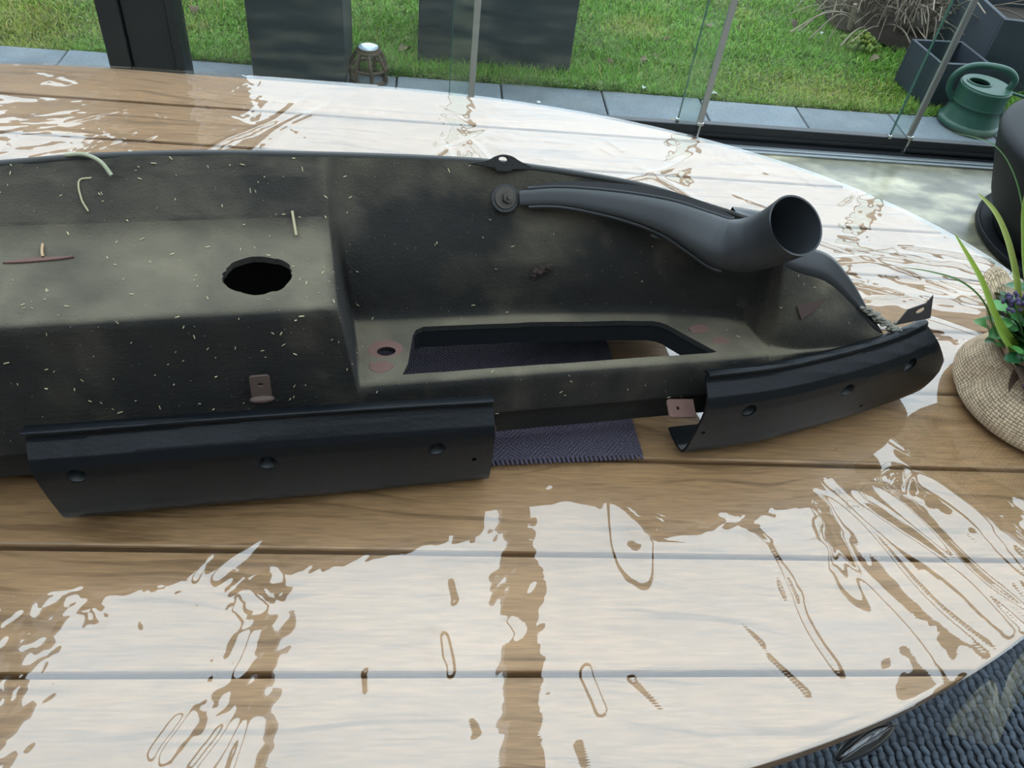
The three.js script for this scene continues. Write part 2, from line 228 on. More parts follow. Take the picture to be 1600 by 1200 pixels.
// ---------------------------------------------------------------- floor things: rug, black tub
{
  const R = thing('woven_rug', 'dark blue grey chunky woven rug on the floor beneath the table', 'rug', [0.15, 0, -0.05]);
  const navy = std([0.05, 0.062, 0.078], 0.9);
  part('backing', box(-1.7, 1.5, 0.001, 0.008, -0.85, 0.9), std([0.018, 0.023, 0.03], 0.95), R);
  const loop = new THREE.CapsuleGeometry(0.0062, 0.0085, 3, 8).rotateX(Math.PI / 2), nx = 188, nz = 46, I = new THREE.InstancedMesh(loop, navy, nx * nz), m4 = new THREE.Matrix4(), q = new THREE.Quaternion(), c = new THREE.Color();
  for (let i = 0; i < nx; i++) for (let j = 0; j < nz; j++) { q.setFromEuler(new THREE.Euler(rr(-0.15, 0.15), ((i + j) % 2 ? 0.35 : -0.35), 0)); m4.compose(V(-1.62 + i * 0.0165 + rr(-0.001, 0.001), 0.0095 + rr(0, 0.003), -0.82 + (j + (i % 2) * 0.5) * 0.0165), q, V(1, 0.9, 1)); I.setMatrixAt(i * nz + j, m4); const k = rr(0.7, 1.25); I.setColorAt(i * nz + j, c.setRGB(k, k, k)); }
  I.castShadow = I.receiveShadow = true; I.name = 'weave'; I.userData = { kind: 'stuff' }; R.add(I);
  const bin = std([0.006, 0.0075, 0.009], 0.6, { specularIntensity: 0.5 }), T = thing('black_tub', 'large black plastic tub standing on the tiles by the glass', 'tub', [2.185, 0, -2.13]);
  part('tub_wall', lathe([[0.0005, 0.02], [0.31, 0.02], [0.325, 0.05], [0.355, 0.11], [0.362, 0.115], [0.362, 0.125], [0.37, 0.13], [0.425, 0.27], [0.437, 0.31], [0.443, 0.326], [0.439, 0.345], [0.42, 0.356], [0.38, 0.36], [0.0005, 0.362]], 72), bin, T);
  part('foot_rim', lathe([[0.0005, 0.0], [0.352, 0.0], [0.365, 0.012], [0.368, 0.03], [0.36, 0.033], [0.345, 0.02], [0.0005, 0.018]], 72), bin, T);
}

// ---------------------------------------------------------------- the table
const TZ = -0.79, TB = 0.598;
const outR = (z) => -0.1 + 0.99 * Math.sqrt(Math.max(0, 1 - ((z - TZ) / TB) ** 2)), outL = (z) => -0.5 - 0.95 * Math.sqrt(Math.max(0, 1 - ((z - TZ) / TB) ** 2));
{
  const T = thing('oval_table', 'large oval garden table with a top of brown wooden planks', 'table', [-0.3, 0, TZ]);
  const woods = [0, 1, 2].map((s) => texture(2048, 512, (u, v) => {
    const warp = fbm(u * 4, v * 3, 3, 60 + s, 4, 3) * 2.2, g = fbm(u * 7, v * 46 + warp * 4, 4, 10 + s * 7, 7, 0), f = 0.5 * noise(u * 40, v * 160, 33 + s, 40, 160) + 0.5 * noise(u * 90, v * 330, 35 + s, 90, 330), b = fbm(u * 3, v * 5, 3, 90 + s, 3, 5);
    const streak = sstep(0.55, 0.8, g), k = (0.74 + 0.42 * b) * (1 - 0.38 * streak) * (0.70 + 0.58 * f);
    return [0.325 * k, 0.192 * k * (1 - 0.04 * streak), 0.090 * k * (1 - 0.1 * streak)]; }, true, [0.9, 3.2]));
  const wm = woods.map((t) => std(null, 0.42, { map: t }));
  const step = 0.11981, z0 = -1.2744, cuts = []; for (let i = -1; i <= 9; i++) cuts.push(z0 + step * i);
  for (let i = 0; i + 1 < cuts.length; i++) {
    const a = Math.max(cuts[i] + 0.0028, TZ - TB + 0.0005), b = Math.min(cuts[i + 1] - 0.0028, TZ + TB - 0.0005), sh = new THREE.Shape(), n = 24, pts = [];
    for (let k = 0; k <= n; k++) { const z = mix(a, b, k / n); pts.push([outR(z), z]); } for (let k = n; k >= 0; k--) { const z = mix(a, b, k / n); pts.push([outL(z), z]); }
    pts.forEach(([x, z], k) => (k ? sh.lineTo(x + 0.3, -(z - TZ)) : sh.moveTo(x + 0.3, -(z - TZ))));
    const g = new THREE.ExtrudeGeometry(sh, { depth: 0.0166, bevelEnabled: true, bevelSize: 0.0026, bevelThickness: 0.0026, bevelOffset: -0.0026, bevelSegments: 2 }).rotateX(-Math.PI / 2).translate(0, 0.7298, 0);
    scaleUV(g, 1, 1, rnd() * 3, rnd() * 3); part('plank', g, wm[(i * 2) % 3], T);
  }
  // frame under the planks, apron and legs
  const under = new THREE.Shape(), n = 60; for (let k = 0; k <= n; k++) { const z = mix(TZ - TB * 0.985, TZ + TB * 0.985, k / n); (k ? under.lineTo : under.moveTo).call(under, (outR(z) + 0.3) * 0.975, -(z - TZ) * 0.985); } for (let k = n; k >= 0; k--) { const z = mix(TZ - TB * 0.985, TZ + TB * 0.985, k / n); under.lineTo((outL(z) + 0.3) * 0.975, -(z - TZ) * 0.985); }
  part('frame', new THREE.ExtrudeGeometry(under, { depth: 0.012, bevelEnabled: false }).rotateX(-Math.PI / 2).translate(0, 0.7145, 0), std([0.03, 0.02, 0.014], 0.7), T);
  for (const [x, z] of [[-0.75, -0.3], [0.75, -0.3], [-0.75, 0.3], [0.75, 0.3]]) part('leg', box(x - 0.035, x + 0.035, 0.012, 0.714, z - 0.035, z + 0.035, 0.006), black, T);
}

// clear vinyl film on the table
const filmY = 0.7519;
{
  const creases = [];
  const add = (x, z, ang, len, w, h) => creases.push([x, z, Math.cos(ang), Math.sin(ang), len / 2, Math.max(0.0052, w), h]);
  // fan of folds at the right front, running towards the viewer
  [[0.52, -0.43, 0.95, 0.22, 0.010, 0.0028], [0.545, -0.44, 1.0, 0.20, 0.007, 0.0022], [0.60, -0.48, 0.9, 0.2, 0.011, 0.003], [0.66, -0.50, 0.85, 0.18, 0.008, 0.002], [0.70, -0.47, 0.8, 0.16, 0.010, 0.0025], [0.62, -0.42, 1.1, 0.14, 0.006, 0.0015], [0.48, -0.42, 1.05, 0.26, 0.006, 0.0015], [0.44, -0.40, 1.25, 0.22, 0.006, 0.0012], [0.76, -0.52, 0.7, 0.18, 0.009, 0.002], [0.36, -0.36, 1.3, 0.12, 0.007, 0.0016], [0.34, -0.42, 1.15, 0.1, 0.006, 0.0014]].forEach((c) => add(...c));
  // rings seen as single loops in the near corner
  [[0.16, -0.30, 1.1, 0.05], [0.20, -0.295, 1.0, 0.05], [0.235, -0.28, 1.2, 0.03], [-0.152, -0.258, -1.2, 0.05], [-0.13, -0.252, -1.25, 0.05], [-0.176, -0.262, -1.1, 0.045], [0.26, -0.26, 1.1, 0.05], [-0.16, -0.43, -1.0, 0.08], [-0.19, -0.42, -1.0, 0.05], [0.32, -0.31, 1.1, 0.06], [0.3, -0.36, 1.0, 0.06]].forEach(([x, z, a, l]) => add(x, z, a, l, 0.0065, 0.0016));
  // long folds behind
  [[-0.28, -1.2, -1.0, 0.3, 0.007, 0.0016], [-0.25, -1.18, -1.05, 0.32, 0.008, 0.002], [-0.31, -1.16, -0.9, 0.25, 0.006, 0.0014], [0.02, -1.17, -0.9, 0.24, 0.008, 0.0018], [0.05, -1.12, 1.2, 0.2, 0.007, 0.0016], [0.1, -1.15, 1.0, 0.2, 0.006, 0.0012], [0.36, -1.16, -0.6, 0.2, 0.008, 0.002], [0.39, -1.1, 1.0, 0.2, 0.008, 0.0016], [-0.47, -1.14, -1.1, 0.12, 0.005, 0.0012], [-0.5, -1.22, -0.5, 0.12, 0.005, 0.001], [-0.43, -1.13, -1.1, 0.1, 0.005, 0.0012]].forEach((c) => add(...c));
  for (let i = 0; i < 26; i++) add(rr(0.48, 0.82), rr(-0.99, -0.78), rr(-0.1, 0.5), rr(0.06, 0.18), rr(0.004, 0.008), rr(0.0006, 0.0016));   // shallow streaks at the right end
  for (let i = 0; i < 60; i++) add(rr(-0.75, 0.78), rr(-1.34, -0.98), rr(-1.2, 1.2), rr(0.02, 0.09), rr(0.003, 0.006), rr(0.0003, 0.001));
  for (let i = 0; i < 60; i++) add(rr(-0.5, 0.75), rr(-0.6, -0.24), rr(0.6, 1.4) * (rnd() < 0.25 ? -1 : 1), rr(0.015, 0.06), rr(0.003, 0.006), rr(0.0003, 0.0009));
  const bucket = {}; creases.forEach((c) => { const R = c[4] + c[5] * 3; for (let i = Math.floor((c[0] - R) * 10); i <= Math.floor((c[0] + R) * 10); i++) for (let j = Math.floor((c[1] - R) * 10); j <= Math.floor((c[1] + R) * 10); j++) (bucket[i + ',' + j] ??= []).push(c); });
  const height = (x, z) => {
    let h = 0.0009 * (fbm(x * 4.5, z * 5.5, 2, 100) - 0.5) + 0.0001;
    if (z > -0.56 && z < -0.24) { const q = sstep(0.185, 0.232, x) * (1 - sstep(0.40, 0.435, x)), u = z + 0.442 + 0.01 * (fbm(x * 30, 3, 3, 9) - 0.5); h += 0.0110 * q * Math.max(0, u < 0 ? 1 + u / 0.112 : 1 - u / 0.075) ** (u < 0 ? 1 : 1.5); }   // the film stands up in a low ridge before the curved panel
    const m = sstep(0.42, 0.72, fbm(x * 6, z * 6, 3, 120)) + 0.12, far = sstep(-0.75, -1.05, z);
    const a = fbm(x * 34 + 3 * z * 10, z * 40, 3, 140) - 0.5;
    h += mix(0.00055, 0.0010, far) * m * a + far * 0.0008 * (Math.abs(fbm(x * 26, z * 30, 3, 150) - 0.5) - 0.1) + 0.0002 * (fbm(x * 90, z * 70, 2, 160) - 0.5) * (0.3 + m);
    for (const [cx, cz, c, s, hl, w, ht] of bucket[Math.floor(x * 10) + ',' + Math.floor(z * 10)] ?? []) { const dx = x - cx, dz = z - cz, u = dx * c + dz * s, v = -dx * s + dz * c + 0.006 * Math.sin(u * 30 + cx * 99); if (Math.abs(u) < hl + 3 * w && Math.abs(v) < 3 * w) { const e = Math.max(0, Math.abs(u) - hl * 0.6) / (hl * 0.4 + 0.001); h += ht * Math.exp(-(v * v) / (w * w) - e * e * 2); } }
    return h;
  };
  const nj = 430, xs = []; for (let i = 0; i <= 130; i++) xs.push(i / 130 * 0.38); for (let i = 1; i <= 560; i++) xs.push(0.38 + 0.62 * i / 560);
  const P = xs.map(() => []);
  for (let j = 0; j <= nj; j++) { const z = TZ + (TB + 0.004) * Math.sin((j / nj - 0.5) * Math.PI) * 0.35 + (TB + 0.004) * (2 * j / nj - 1) * 0.65, L = outL(z) - 0.004, R = outR(z) + 0.004; xs.forEach((t, i) => { const x = mix(L, R, t), e = Math.min((x - L) * 60, (R - x) * 60, 1); P[i].push(V(x + 0.3, filmY - 0.7519 + Math.max(-0.0012, height(x, z)) * clamp(e, 0.15, 1), z - TZ)); }); }
  const film = std([0.97, 0.97, 0.97], 0, { transmission: 1, thickness: 0, ior: 2.0, side: THREE.DoubleSide });
  const F = thing('vinyl_tablecloth', 'glossy wrinkled clear vinyl sheet covering the oval table', 'tablecloth', [-0.3, filmY, TZ]);
  part('sheet', gridGeo(P, (i, j) => [P[i][j].x, P[i][j].z], false), film, F);
  // overhang: hangs from the rim, longest in a flared corner at the right front
  const Q = []; for (let k = 0; k <= 420; k++) {
    const a = -Math.PI + k / 420 * Math.PI * 2, ca = Math.cos(a), sa = Math.sin(a), z = TZ + (TB + 0.004) * sa, x = ca > 0 ? outR(z) + 0.004 : outL(z) - 0.004;
    const corner = Math.exp(-(((a - 0.83) / 0.09) ** 2)), front = sstep(0.15, 0.6, sa) * sstep(0.1, 0.5, ca), drop = 0.022 + front * 0.04 + corner * 0.045, n = V(ca * 0.7, 0, sa).normalize(); Q.push([]);
    for (let j = 0; j <= 12; j++) { const t = j / 12, w = (0.005 * Math.sin(a * 60) + 0.004 * Math.sin(a * 23)) * t, flare = 0.006 * Math.sin(t * 1.5) + (corner * 0.034 + front * 0.006) * t * t; Q[k].push(V(x + 0.3 + n.x * (flare + w), -0.0002 - drop * t - 0.002 * Math.sin(a * 31) * t, z - TZ + n.z * (flare + w))); }
  }
  part('overhang', gridGeo(Q, null, true), film, F);
  const clip = thing('tablecloth_weight', 'glossy black oval clip at the front table edge under the vinyl', 'clip', [0.40, 0.714, -0.270], 0.45);
  part('shell', new THREE.SphereGeometry(1, 40, 20).scale(0.036, 0.012, 0.010), std([0.008, 0.008, 0.009], 0.12, { clearcoat: 1 }), clip);
  part('rim', new THREE.TorusGeometry(1, 0.06, 8, 48).scale(0.036, 0.0125, 0.014).translate(0, 0, 0.003), std([0.01, 0.01, 0.011], 0.08, { clearcoat: 1 }), clip);
}

// woven placemat under the dashboard
{
  const weave = (u, v) => { const X = u * 16, Y = v * 16, d = (Math.abs(((X + 8) % 16) - 8) + Math.abs(((Y + 8) % 16) - 8)) % 8, k = Math.floor(d) % 2; const t = Math.abs(Math.sin((k ? X : Y) * Math.PI)); return t; };
  const cm = texture(512, 512, (u, v) => { const h = weave(u * 2, v * 2), n = noise(u * 120, v * 120, 2, 120, 120); const k = (0.25 + 0.75 * h) * (0.8 + 0.4 * n); return [0.080 * k, 0.067 * k, 0.098 * k]; }, true, [12, 12]);
  const bm = texture(512, 512, (u, v) => weave(u * 2, v * 2), false, [12, 12]);
  const g = worldUV(box(-0.45, 0, 0, 0.004, -0.32, 0, 0.0015)), M = thing('woven_placemat', 'purple grey woven placemat lying under the old dashboard', 'placemat', [0.238, 0.7550, -0.556], 0.085);
  part('mat_body', g, std(null, 0.95, { map: cm, bumpMap: bm, bumpScale: 0.0015 }), M);
  const hem = []; for (let i = 0; i < 90; i++) hem.push(new THREE.CapsuleGeometry(0.0019, 0.006, 2, 6).rotateX(Math.PI / 2).rotateY(0.2).translate(-0.003 - i * 0.005, 0.0022, 0.001)); part('hem', merge(hem), std([0.06, 0.05, 0.074], 0.95), M);
}

// ---------------------------------------------------------------- the dashboard (local axes: along, up, away from the viewer)
const D = thing('car_dashboard', 'old black car dashboard shell lying face down on the table', 'dashboard', [0.069, 0.7535, -0.523], 9.2 * Math.PI / 180);
const P3 = (s, h, d) => V(s, h, -d);
const foamBump = texture(512, 512, (u, v) => 0.6 * fbm(u * 24, v * 24, 4, 5, 24, 24) + 0.4 * noise(u * 140, v * 140, 6, 140, 140), false, [6, 6]);
const foam = std([1, 1, 1], 0.92, { vertexColors: true, bumpMap: foamBump, bumpScale: 0.0009 });
const plastic = std([0.0040, 0.0054, 0.0070], 0.40, { specularIntensity: 0.42, bumpMap: texture(256, 256, (u, v) => fbm(u * 24, v * 24, 4, 3, 24, 24), false, [14, 14]), bumpScale: 0.00012 });
const ductPlastic = std([0.022, 0.025, 0.027], 0.45), rustPink = std([0.125, 0.066, 0.052], 0.85, { bumpMap: foamBump, bumpScale: 0.0012 }), rustBrown = std([0.075, 0.048, 0.038], 0.7), pitch = std([0.004, 0.004, 0.004], 0.8);
// heights and depths of the profile's corners along the dash
const TT = table([[-0.75, 0.225, 0.16], [-0.6, 0.235, 0.196], [-0.417, 0.241, 0.215], [-0.354, 0.245, 0.217], [-0.284, 0.247, 0.217], [-0.141, 0.248, 0.209], [0.005, 0.247, 0.195], [0.061, 0.245, 0.185], [0.167, 0.24, 0.156], [0.228, 0.232, 0.131], [0.295, 0.214, 0.106], [0.306, 0.192, 0.079], [0.359, 0.172, 0.074], [0.394, 0.148, 0.063], [0.426, 0.122, 0.047], [0.45, 0.113, 0.045]]);
const RT = table([[-0.75, 0.197, 0.046], [-0.139, 0.197, 0.046], [-0.122, 0.111, 0.035], [0.06, 0.111, 0.034], [0.24, 0.110, 0.034], [0.33, 0.109, 0.036], [0.45, 0.106, 0.042]]);
const BT = table([[-0.75, 0.197, 0.12], [-0.6, 0.197, 0.145], [-0.4, 0.197, 0.158], [-0.139, 0.197, 0.156], [-0.119, 0.107, 0.131], [0.06, 0.107, 0.125], [0.17, 0.107, 0.116], [0.25, 0.107, 0.104], [0.294, 0.107, 0.090], [0.305, 0.108, 0.052], [0.34, 0.11, 0.041], [0.45, 0.108, 0.0435]]);
function profile(s) {
  const [th, td] = TT(s), [rh, rd] = RT(s), [bh, bd] = BT(s), q = sstep(-0.139, -0.121, s);
  const mh = mix(mix(bh, th, 0.5), bh + (th - bh) * 0.42, q), md = mix(mix(bd, td, 0.5), bd + (td - bd) * 0.16, q);
  return { pts: [[0.018, 0.046], [0.056, 0.043], [0.062, 0.031], [rh, rd], [bh, bd], [mh, md], [th, td]], rad: [0, 0.004, 0.003, 0.010, mix(0.016, 0.013, q), 0.03, 0] };
}
const shellPt = {};
{
  const ss = []; for (let s = -0.75; s < 0.4501;) { ss.push(s); s += (s > -0.145 && s < -0.115) ? 0.0022 : (s > 0.285 && s < 0.315) ? 0.002 : s < -0.46 ? 0.02 : 0.008; }
  const seg = [4, 3, 10, 16, 14, 14], nf = 5, IN = [], ARC = [];
  for (const s of ss) {
    const { pts, rad } = profile(s), n = pts.length, row = [], dist = (a, b) => Math.hypot(a[0] - b[0], a[1] - b[1]);
    const ends = pts.map((p, i) => { if (i === 0 || i === n - 1) return [p, p]; const a = pts[i - 1], b = pts[i + 1], la = dist(p, a) || 1e-9, lb = dist(p, b) || 1e-9, t = Math.min(rad[i], 0.45 * la, 0.45 * lb); return [[mix(p[0], a[0], t / la), mix(p[1], a[1], t / la)], [mix(p[0], b[0], t / lb), mix(p[1], b[1], t / lb)]]; });
    for (let i = 0; i < n - 1; i++) {
      const A = ends[i][1], B = ends[i + 1][0]; for (let k = 0; k < seg[i]; k++) row.push([mix(A[0], B[0], k / seg[i]), mix(A[1], B[1], k / seg[i])]);
      if (i + 1 < n - 1) { const [p, q] = ends[i + 1], c = pts[i + 1]; for (let k = 0; k < nf; k++) { const t = k / nf, u = 1 - t; row.push([u * u * p[0] + 2 * u * t * c[0] + t * t * q[0], u * u * p[1] + 2 * u * t * c[1] + t * t * q[1]]); } }
    }
    row.push(ends[n - 1][0]);
    let arc = 0; ARC.push(row.map((p, k) => (arc += k ? dist(p, row[k - 1]) : 0)));
    IN.push(row.map(([h, d], k) => { const b = 0.0026 * (fbm(s * 26, ARC[ARC.length - 1][k] * 26, 4, 70) - 0.5); return P3(s, h + b * 0.6, d - b * 0.8); }));
  }
  const uv = (i, j) => [ss[i], ARC[i][j]], inner = gridGeo(IN, uv, false), nrm = inner.attributes.normal, nj = IN[0].length;
  // make sure the inner face looks at the viewer and the sky
  let up = 0; for (let i = 0; i < nrm.count; i++) up += nrm.getY(i) + nrm.getZ(i); const flip = up < 0, sg = flip ? -1 : 1;
  const OUT = IN.map((row, i) => row.map((p, j) => { const k = i * nj + j, th = 0.0065; return V(p.x - sg * nrm.getX(k) * th * 0.3, p.y - sg * nrm.getY(k) * th, p.z - sg * nrm.getZ(k) * th); }));
  const a = gridGeo(IN, uv, flip), b = gridGeo(OUT, uv, !flip);
  // rims
  const strip = (A, B, f) => { const g = gridGeo([A, B], (i, j) => [A[j].x, 0.01 * i + A[j].z], f); return g; };
  const col = (G, j) => G.map((r) => r[j]);
  const rims = [strip(col(IN, 0), col(OUT, 0), flip), strip(col(IN, nj - 1), col(OUT, nj - 1), !flip), strip(IN[0], OUT[0], !flip), strip(IN[IN.length - 1], OUT[OUT.length - 1], flip)];
  let g = mergeGeometries([a, b, ...rims].map((x) => x.toNonIndexed()));
  // dust settles on the faces that look up; bare dark foam elsewhere, with blotches
  const p = g.attributes.position, nn = g.attributes.normal, c = new Float32Array(p.count * 3), nIn = a.index.count, nOut = b.index.count;
  for (let i = 0; i < p.count; i++) {
    const x = p.getX(i), y = p.getY(i), z = p.getZ(i), n1 = fbm(x * 14, (y - z) * 14, 4, 200), n2 = fbm(x * 50, (y - z) * 50, 3, 210), n3 = fbm(x * 5, (y - z) * 7, 2, 220);
    let dust = sstep(0.62, 0.97, nn.getY(i)) * (0.5 + 0.8 * n1) + 0.34 * sstep(0.45, 0.75, n1) * (x > -0.14 && y > 0.165 ? 1.2 : 0.3) + 0.04 * n2 + (x > 0.3 ? 0.3 * sstep(0.3, 0.7, n1) + 0.1 : 0);
    const n4 = fbm(x * 30 + 7, (y - z) * 24, 2, 230); dust = clamp(dust * (0.7 + 0.6 * n3) + 0.16 * sstep(0.66, 0.74, n4) - 0.12 * sstep(0.62, 0.7, 1 - n4), 0, 1.2); const k = 0.85 + 0.3 * n2;
    c[i * 3] = mix(0.0095, 0.108, dust) * k; c[i * 3 + 1] = mix(0.009, 0.093, dust) * k; c[i * 3 + 2] = mix(0.0075, 0.062, dust) * k; if (i >= nIn && i < nIn + nOut) c.fill(0.10, i * 3, i * 3 + 3);   // bare fibre on the hidden side
  }
  g.setAttribute('color', new THREE.BufferAttribute(c, 3));
  const ev = new Evaluator(); ev.attributes = ['position', 'normal', 'uv', 'color']; ev.useGroups = false;
  let br = new Brush(mergeVertices(g, 1e-6)); br.updateMatrixWorld();
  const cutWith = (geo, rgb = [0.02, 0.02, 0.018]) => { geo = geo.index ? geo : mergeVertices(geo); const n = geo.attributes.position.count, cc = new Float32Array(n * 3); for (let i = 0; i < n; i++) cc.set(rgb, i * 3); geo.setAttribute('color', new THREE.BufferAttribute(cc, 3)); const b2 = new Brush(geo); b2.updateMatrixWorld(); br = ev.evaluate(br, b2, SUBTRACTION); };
  const prism = (pts, h0, h1) => { const sh = new THREE.Shape(pts.map(([s, d]) => new THREE.Vector2(s, d))); return new THREE.ExtrudeGeometry(sh, { depth: h1 - h0, bevelEnabled: false }).rotateX(-Math.PI / 2).translate(0, h0, 0); };
  const opening = [[-0.081, 0.047], [-0.074, 0.062], [-0.064, 0.104], [-0.06, 0.112], [-0.052, 0.1165], [0.06, 0.113], [0.16, 0.106], [0.192, 0.1025], [0.2, 0.0995], [0.206, 0.095], [0.243, 0.0475], [0.238, 0.046]];
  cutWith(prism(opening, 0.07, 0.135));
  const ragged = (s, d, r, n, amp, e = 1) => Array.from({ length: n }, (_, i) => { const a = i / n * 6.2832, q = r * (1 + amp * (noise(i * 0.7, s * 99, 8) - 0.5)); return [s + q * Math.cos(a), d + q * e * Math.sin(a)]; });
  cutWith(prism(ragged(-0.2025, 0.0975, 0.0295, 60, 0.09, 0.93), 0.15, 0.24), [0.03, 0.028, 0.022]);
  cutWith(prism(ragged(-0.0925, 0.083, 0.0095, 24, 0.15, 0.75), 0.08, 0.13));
  const geo = br.geometry; geo.computeBoundingBox();
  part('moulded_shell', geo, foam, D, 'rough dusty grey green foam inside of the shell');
  // points on the inner face for litter
  shellPt.at = (s, h) => { const i = ss.findIndex((x) => x >= s); let j = nj - 1; while (j > 40 && IN[i][j].y > h) j--; return [IN[i][j].clone(), V(nrm.getX(i * nj + j), nrm.getY(i * nj + j), nrm.getZ(i * nj + j)).multiplyScalar(sg)]; };
  shellPt.IN = IN; shellPt.ARC = ARC; shellPt.ss = ss; shellPt.nj = nj; shellPt.n = (i, j) => V(nrm.getX(i * nj + j), nrm.getY(i * nj + j), nrm.getZ(i * nj + j)).multiplyScalar(sg);
  // dark lining that drops from the opening's edge
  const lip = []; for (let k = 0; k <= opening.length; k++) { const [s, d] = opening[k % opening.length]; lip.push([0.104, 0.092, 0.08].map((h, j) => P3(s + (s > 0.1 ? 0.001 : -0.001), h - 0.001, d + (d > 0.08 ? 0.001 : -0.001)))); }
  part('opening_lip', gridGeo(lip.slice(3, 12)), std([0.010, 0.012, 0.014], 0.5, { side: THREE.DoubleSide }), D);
  // padded outer skin behind, down to the table
  const SK = [], SK2 = []; for (let i = 0; i <= 60; i++) { const s = mix(-0.75, 0.31, i / 60), [th, td] = TT(s), [, bd] = BT(Math.max(s, -0.1)), low = 0.002 + 0.08 * sstep(-0.13, -0.09, s) - 0.066 * sstep(0.06, 0.12, s) * (1 - sstep(0.27, 0.31, s)), lo = Math.max(td, mix(0.2, td, sstep(0.27, 0.31, s))), o = mix(1, 0.25, sstep(0.18, 0.3, s)); const f = (h, d, k) => P3(s, h, d + k);
    const prof = [[th - 0.0005, td + 0.003], [th - 0.004, td + 0.012], [th - 0.046, td + 0.012 + 0.04 * o], [mix(low, th, 0.35), lo + 0.012 + 0.060 * o], [low + 0.012, lo + 0.012 + 0.061 * o], [low, lo + 0.012 + 0.055 * o]]; SK.push(prof.map(([h, d]) => f(h, d, 0))); SK2.push(prof.map(([h, d]) => f(h, d, 0.004))); }
  part('outer_pad', merge(gridGeo(SK), gridGeo(SK2, null, true), gridGeo([SK.map((r) => r[0]), SK2.map((r) => r[0])])), std([0.05, 0.05, 0.05], 0.8, { side: THREE.DoubleSide }), D);
  // rolled lip along the top edge, and the loose rubber edge at the right end
  const lipPts = []; for (let i = 0; i <= 44; i++) { const s = mix(-0.75, 0.285, i / 44), [h, d] = TT(s); lipPts.push(P3(s, h - 0.001, d + 0.002)); }
  part('top_lip', tube(lipPts, 0.0028, 160, 8), std([0.018, 0.019, 0.017], 0.75), D);
  const E1 = []; for (let i = 0; i <= 70; i++) { const t = i / 70, q = mix(0.262, 0.436, t), [h, d] = TT(q), w = Math.pow(Math.sin(Math.PI * clamp(0.06 + 0.94 * t)), 0.6), a = 0.004 + 0.022 * w, r = 0.014 * w * sstep(0, 0.35, t), bow = 0.012 * Math.sin(Math.PI * t);
    const prof = [[h - 0.008, d + 0.004], [h + 0.001, d + 0.003], [h + r * 0.55, d + a * 0.45], [h + r, d + a * 0.8], [h + r * 1.05, d + a], [h + r * 0.8, d + a + 0.004], [h - 0.012, d + a + 0.006], [h - 0.035, d + a]]; E1.push(prof.map(([hh, dd]) => P3(q + bow * clamp((dd - d) / (a + 0.001)), Math.max(0.1, hh), dd))); }
  part('edge_rubber', gridGeo(E1), std([0.012, 0.014, 0.016], 0.35, { side: THREE.DoubleSide }), D, 'black rubber edging curving round the right end');
}
// tab with a slot on the top edge
{
  const [h, d] = TT(0.033), ho = new THREE.Path(); ho.absellipse(0.0, 0.0012, 0.0052, 0.0031, 0, 6.283);
  const s2 = new THREE.Shape(); s2.moveTo(-0.034, -0.0045); s2.quadraticCurveTo(-0.014, -0.002, -0.010, 0.002); s2.quadraticCurveTo(0, 0.0075, 0.011, 0.003); s2.quadraticCurveTo(0.018, -0.002, 0.036, -0.0065); s2.lineTo(0.010, -0.0075); s2.lineTo(0.006, -0.010); s2.lineTo(-0.006, -0.010); s2.lineTo(-0.009, -0.007); s2.holes.push(ho);
  const tabm = part('slotted_tab', new THREE.ExtrudeGeometry(s2, { depth: 0.003, bevelEnabled: true, bevelSize: 0.0006, bevelThickness: 0.0006, curveSegments: 20 }), std([0.014, 0.0125, 0.011], 0.9, { bumpMap: foamBump, bumpScale: 0.001 }), D, 'rusty slotted mounting tab on the rear edge'); tabm.position.copy(P3(0.032, h + 0.0045, d - 0.0005)); tabm.rotation.set(-0.6, 0.08, -0.06);
}
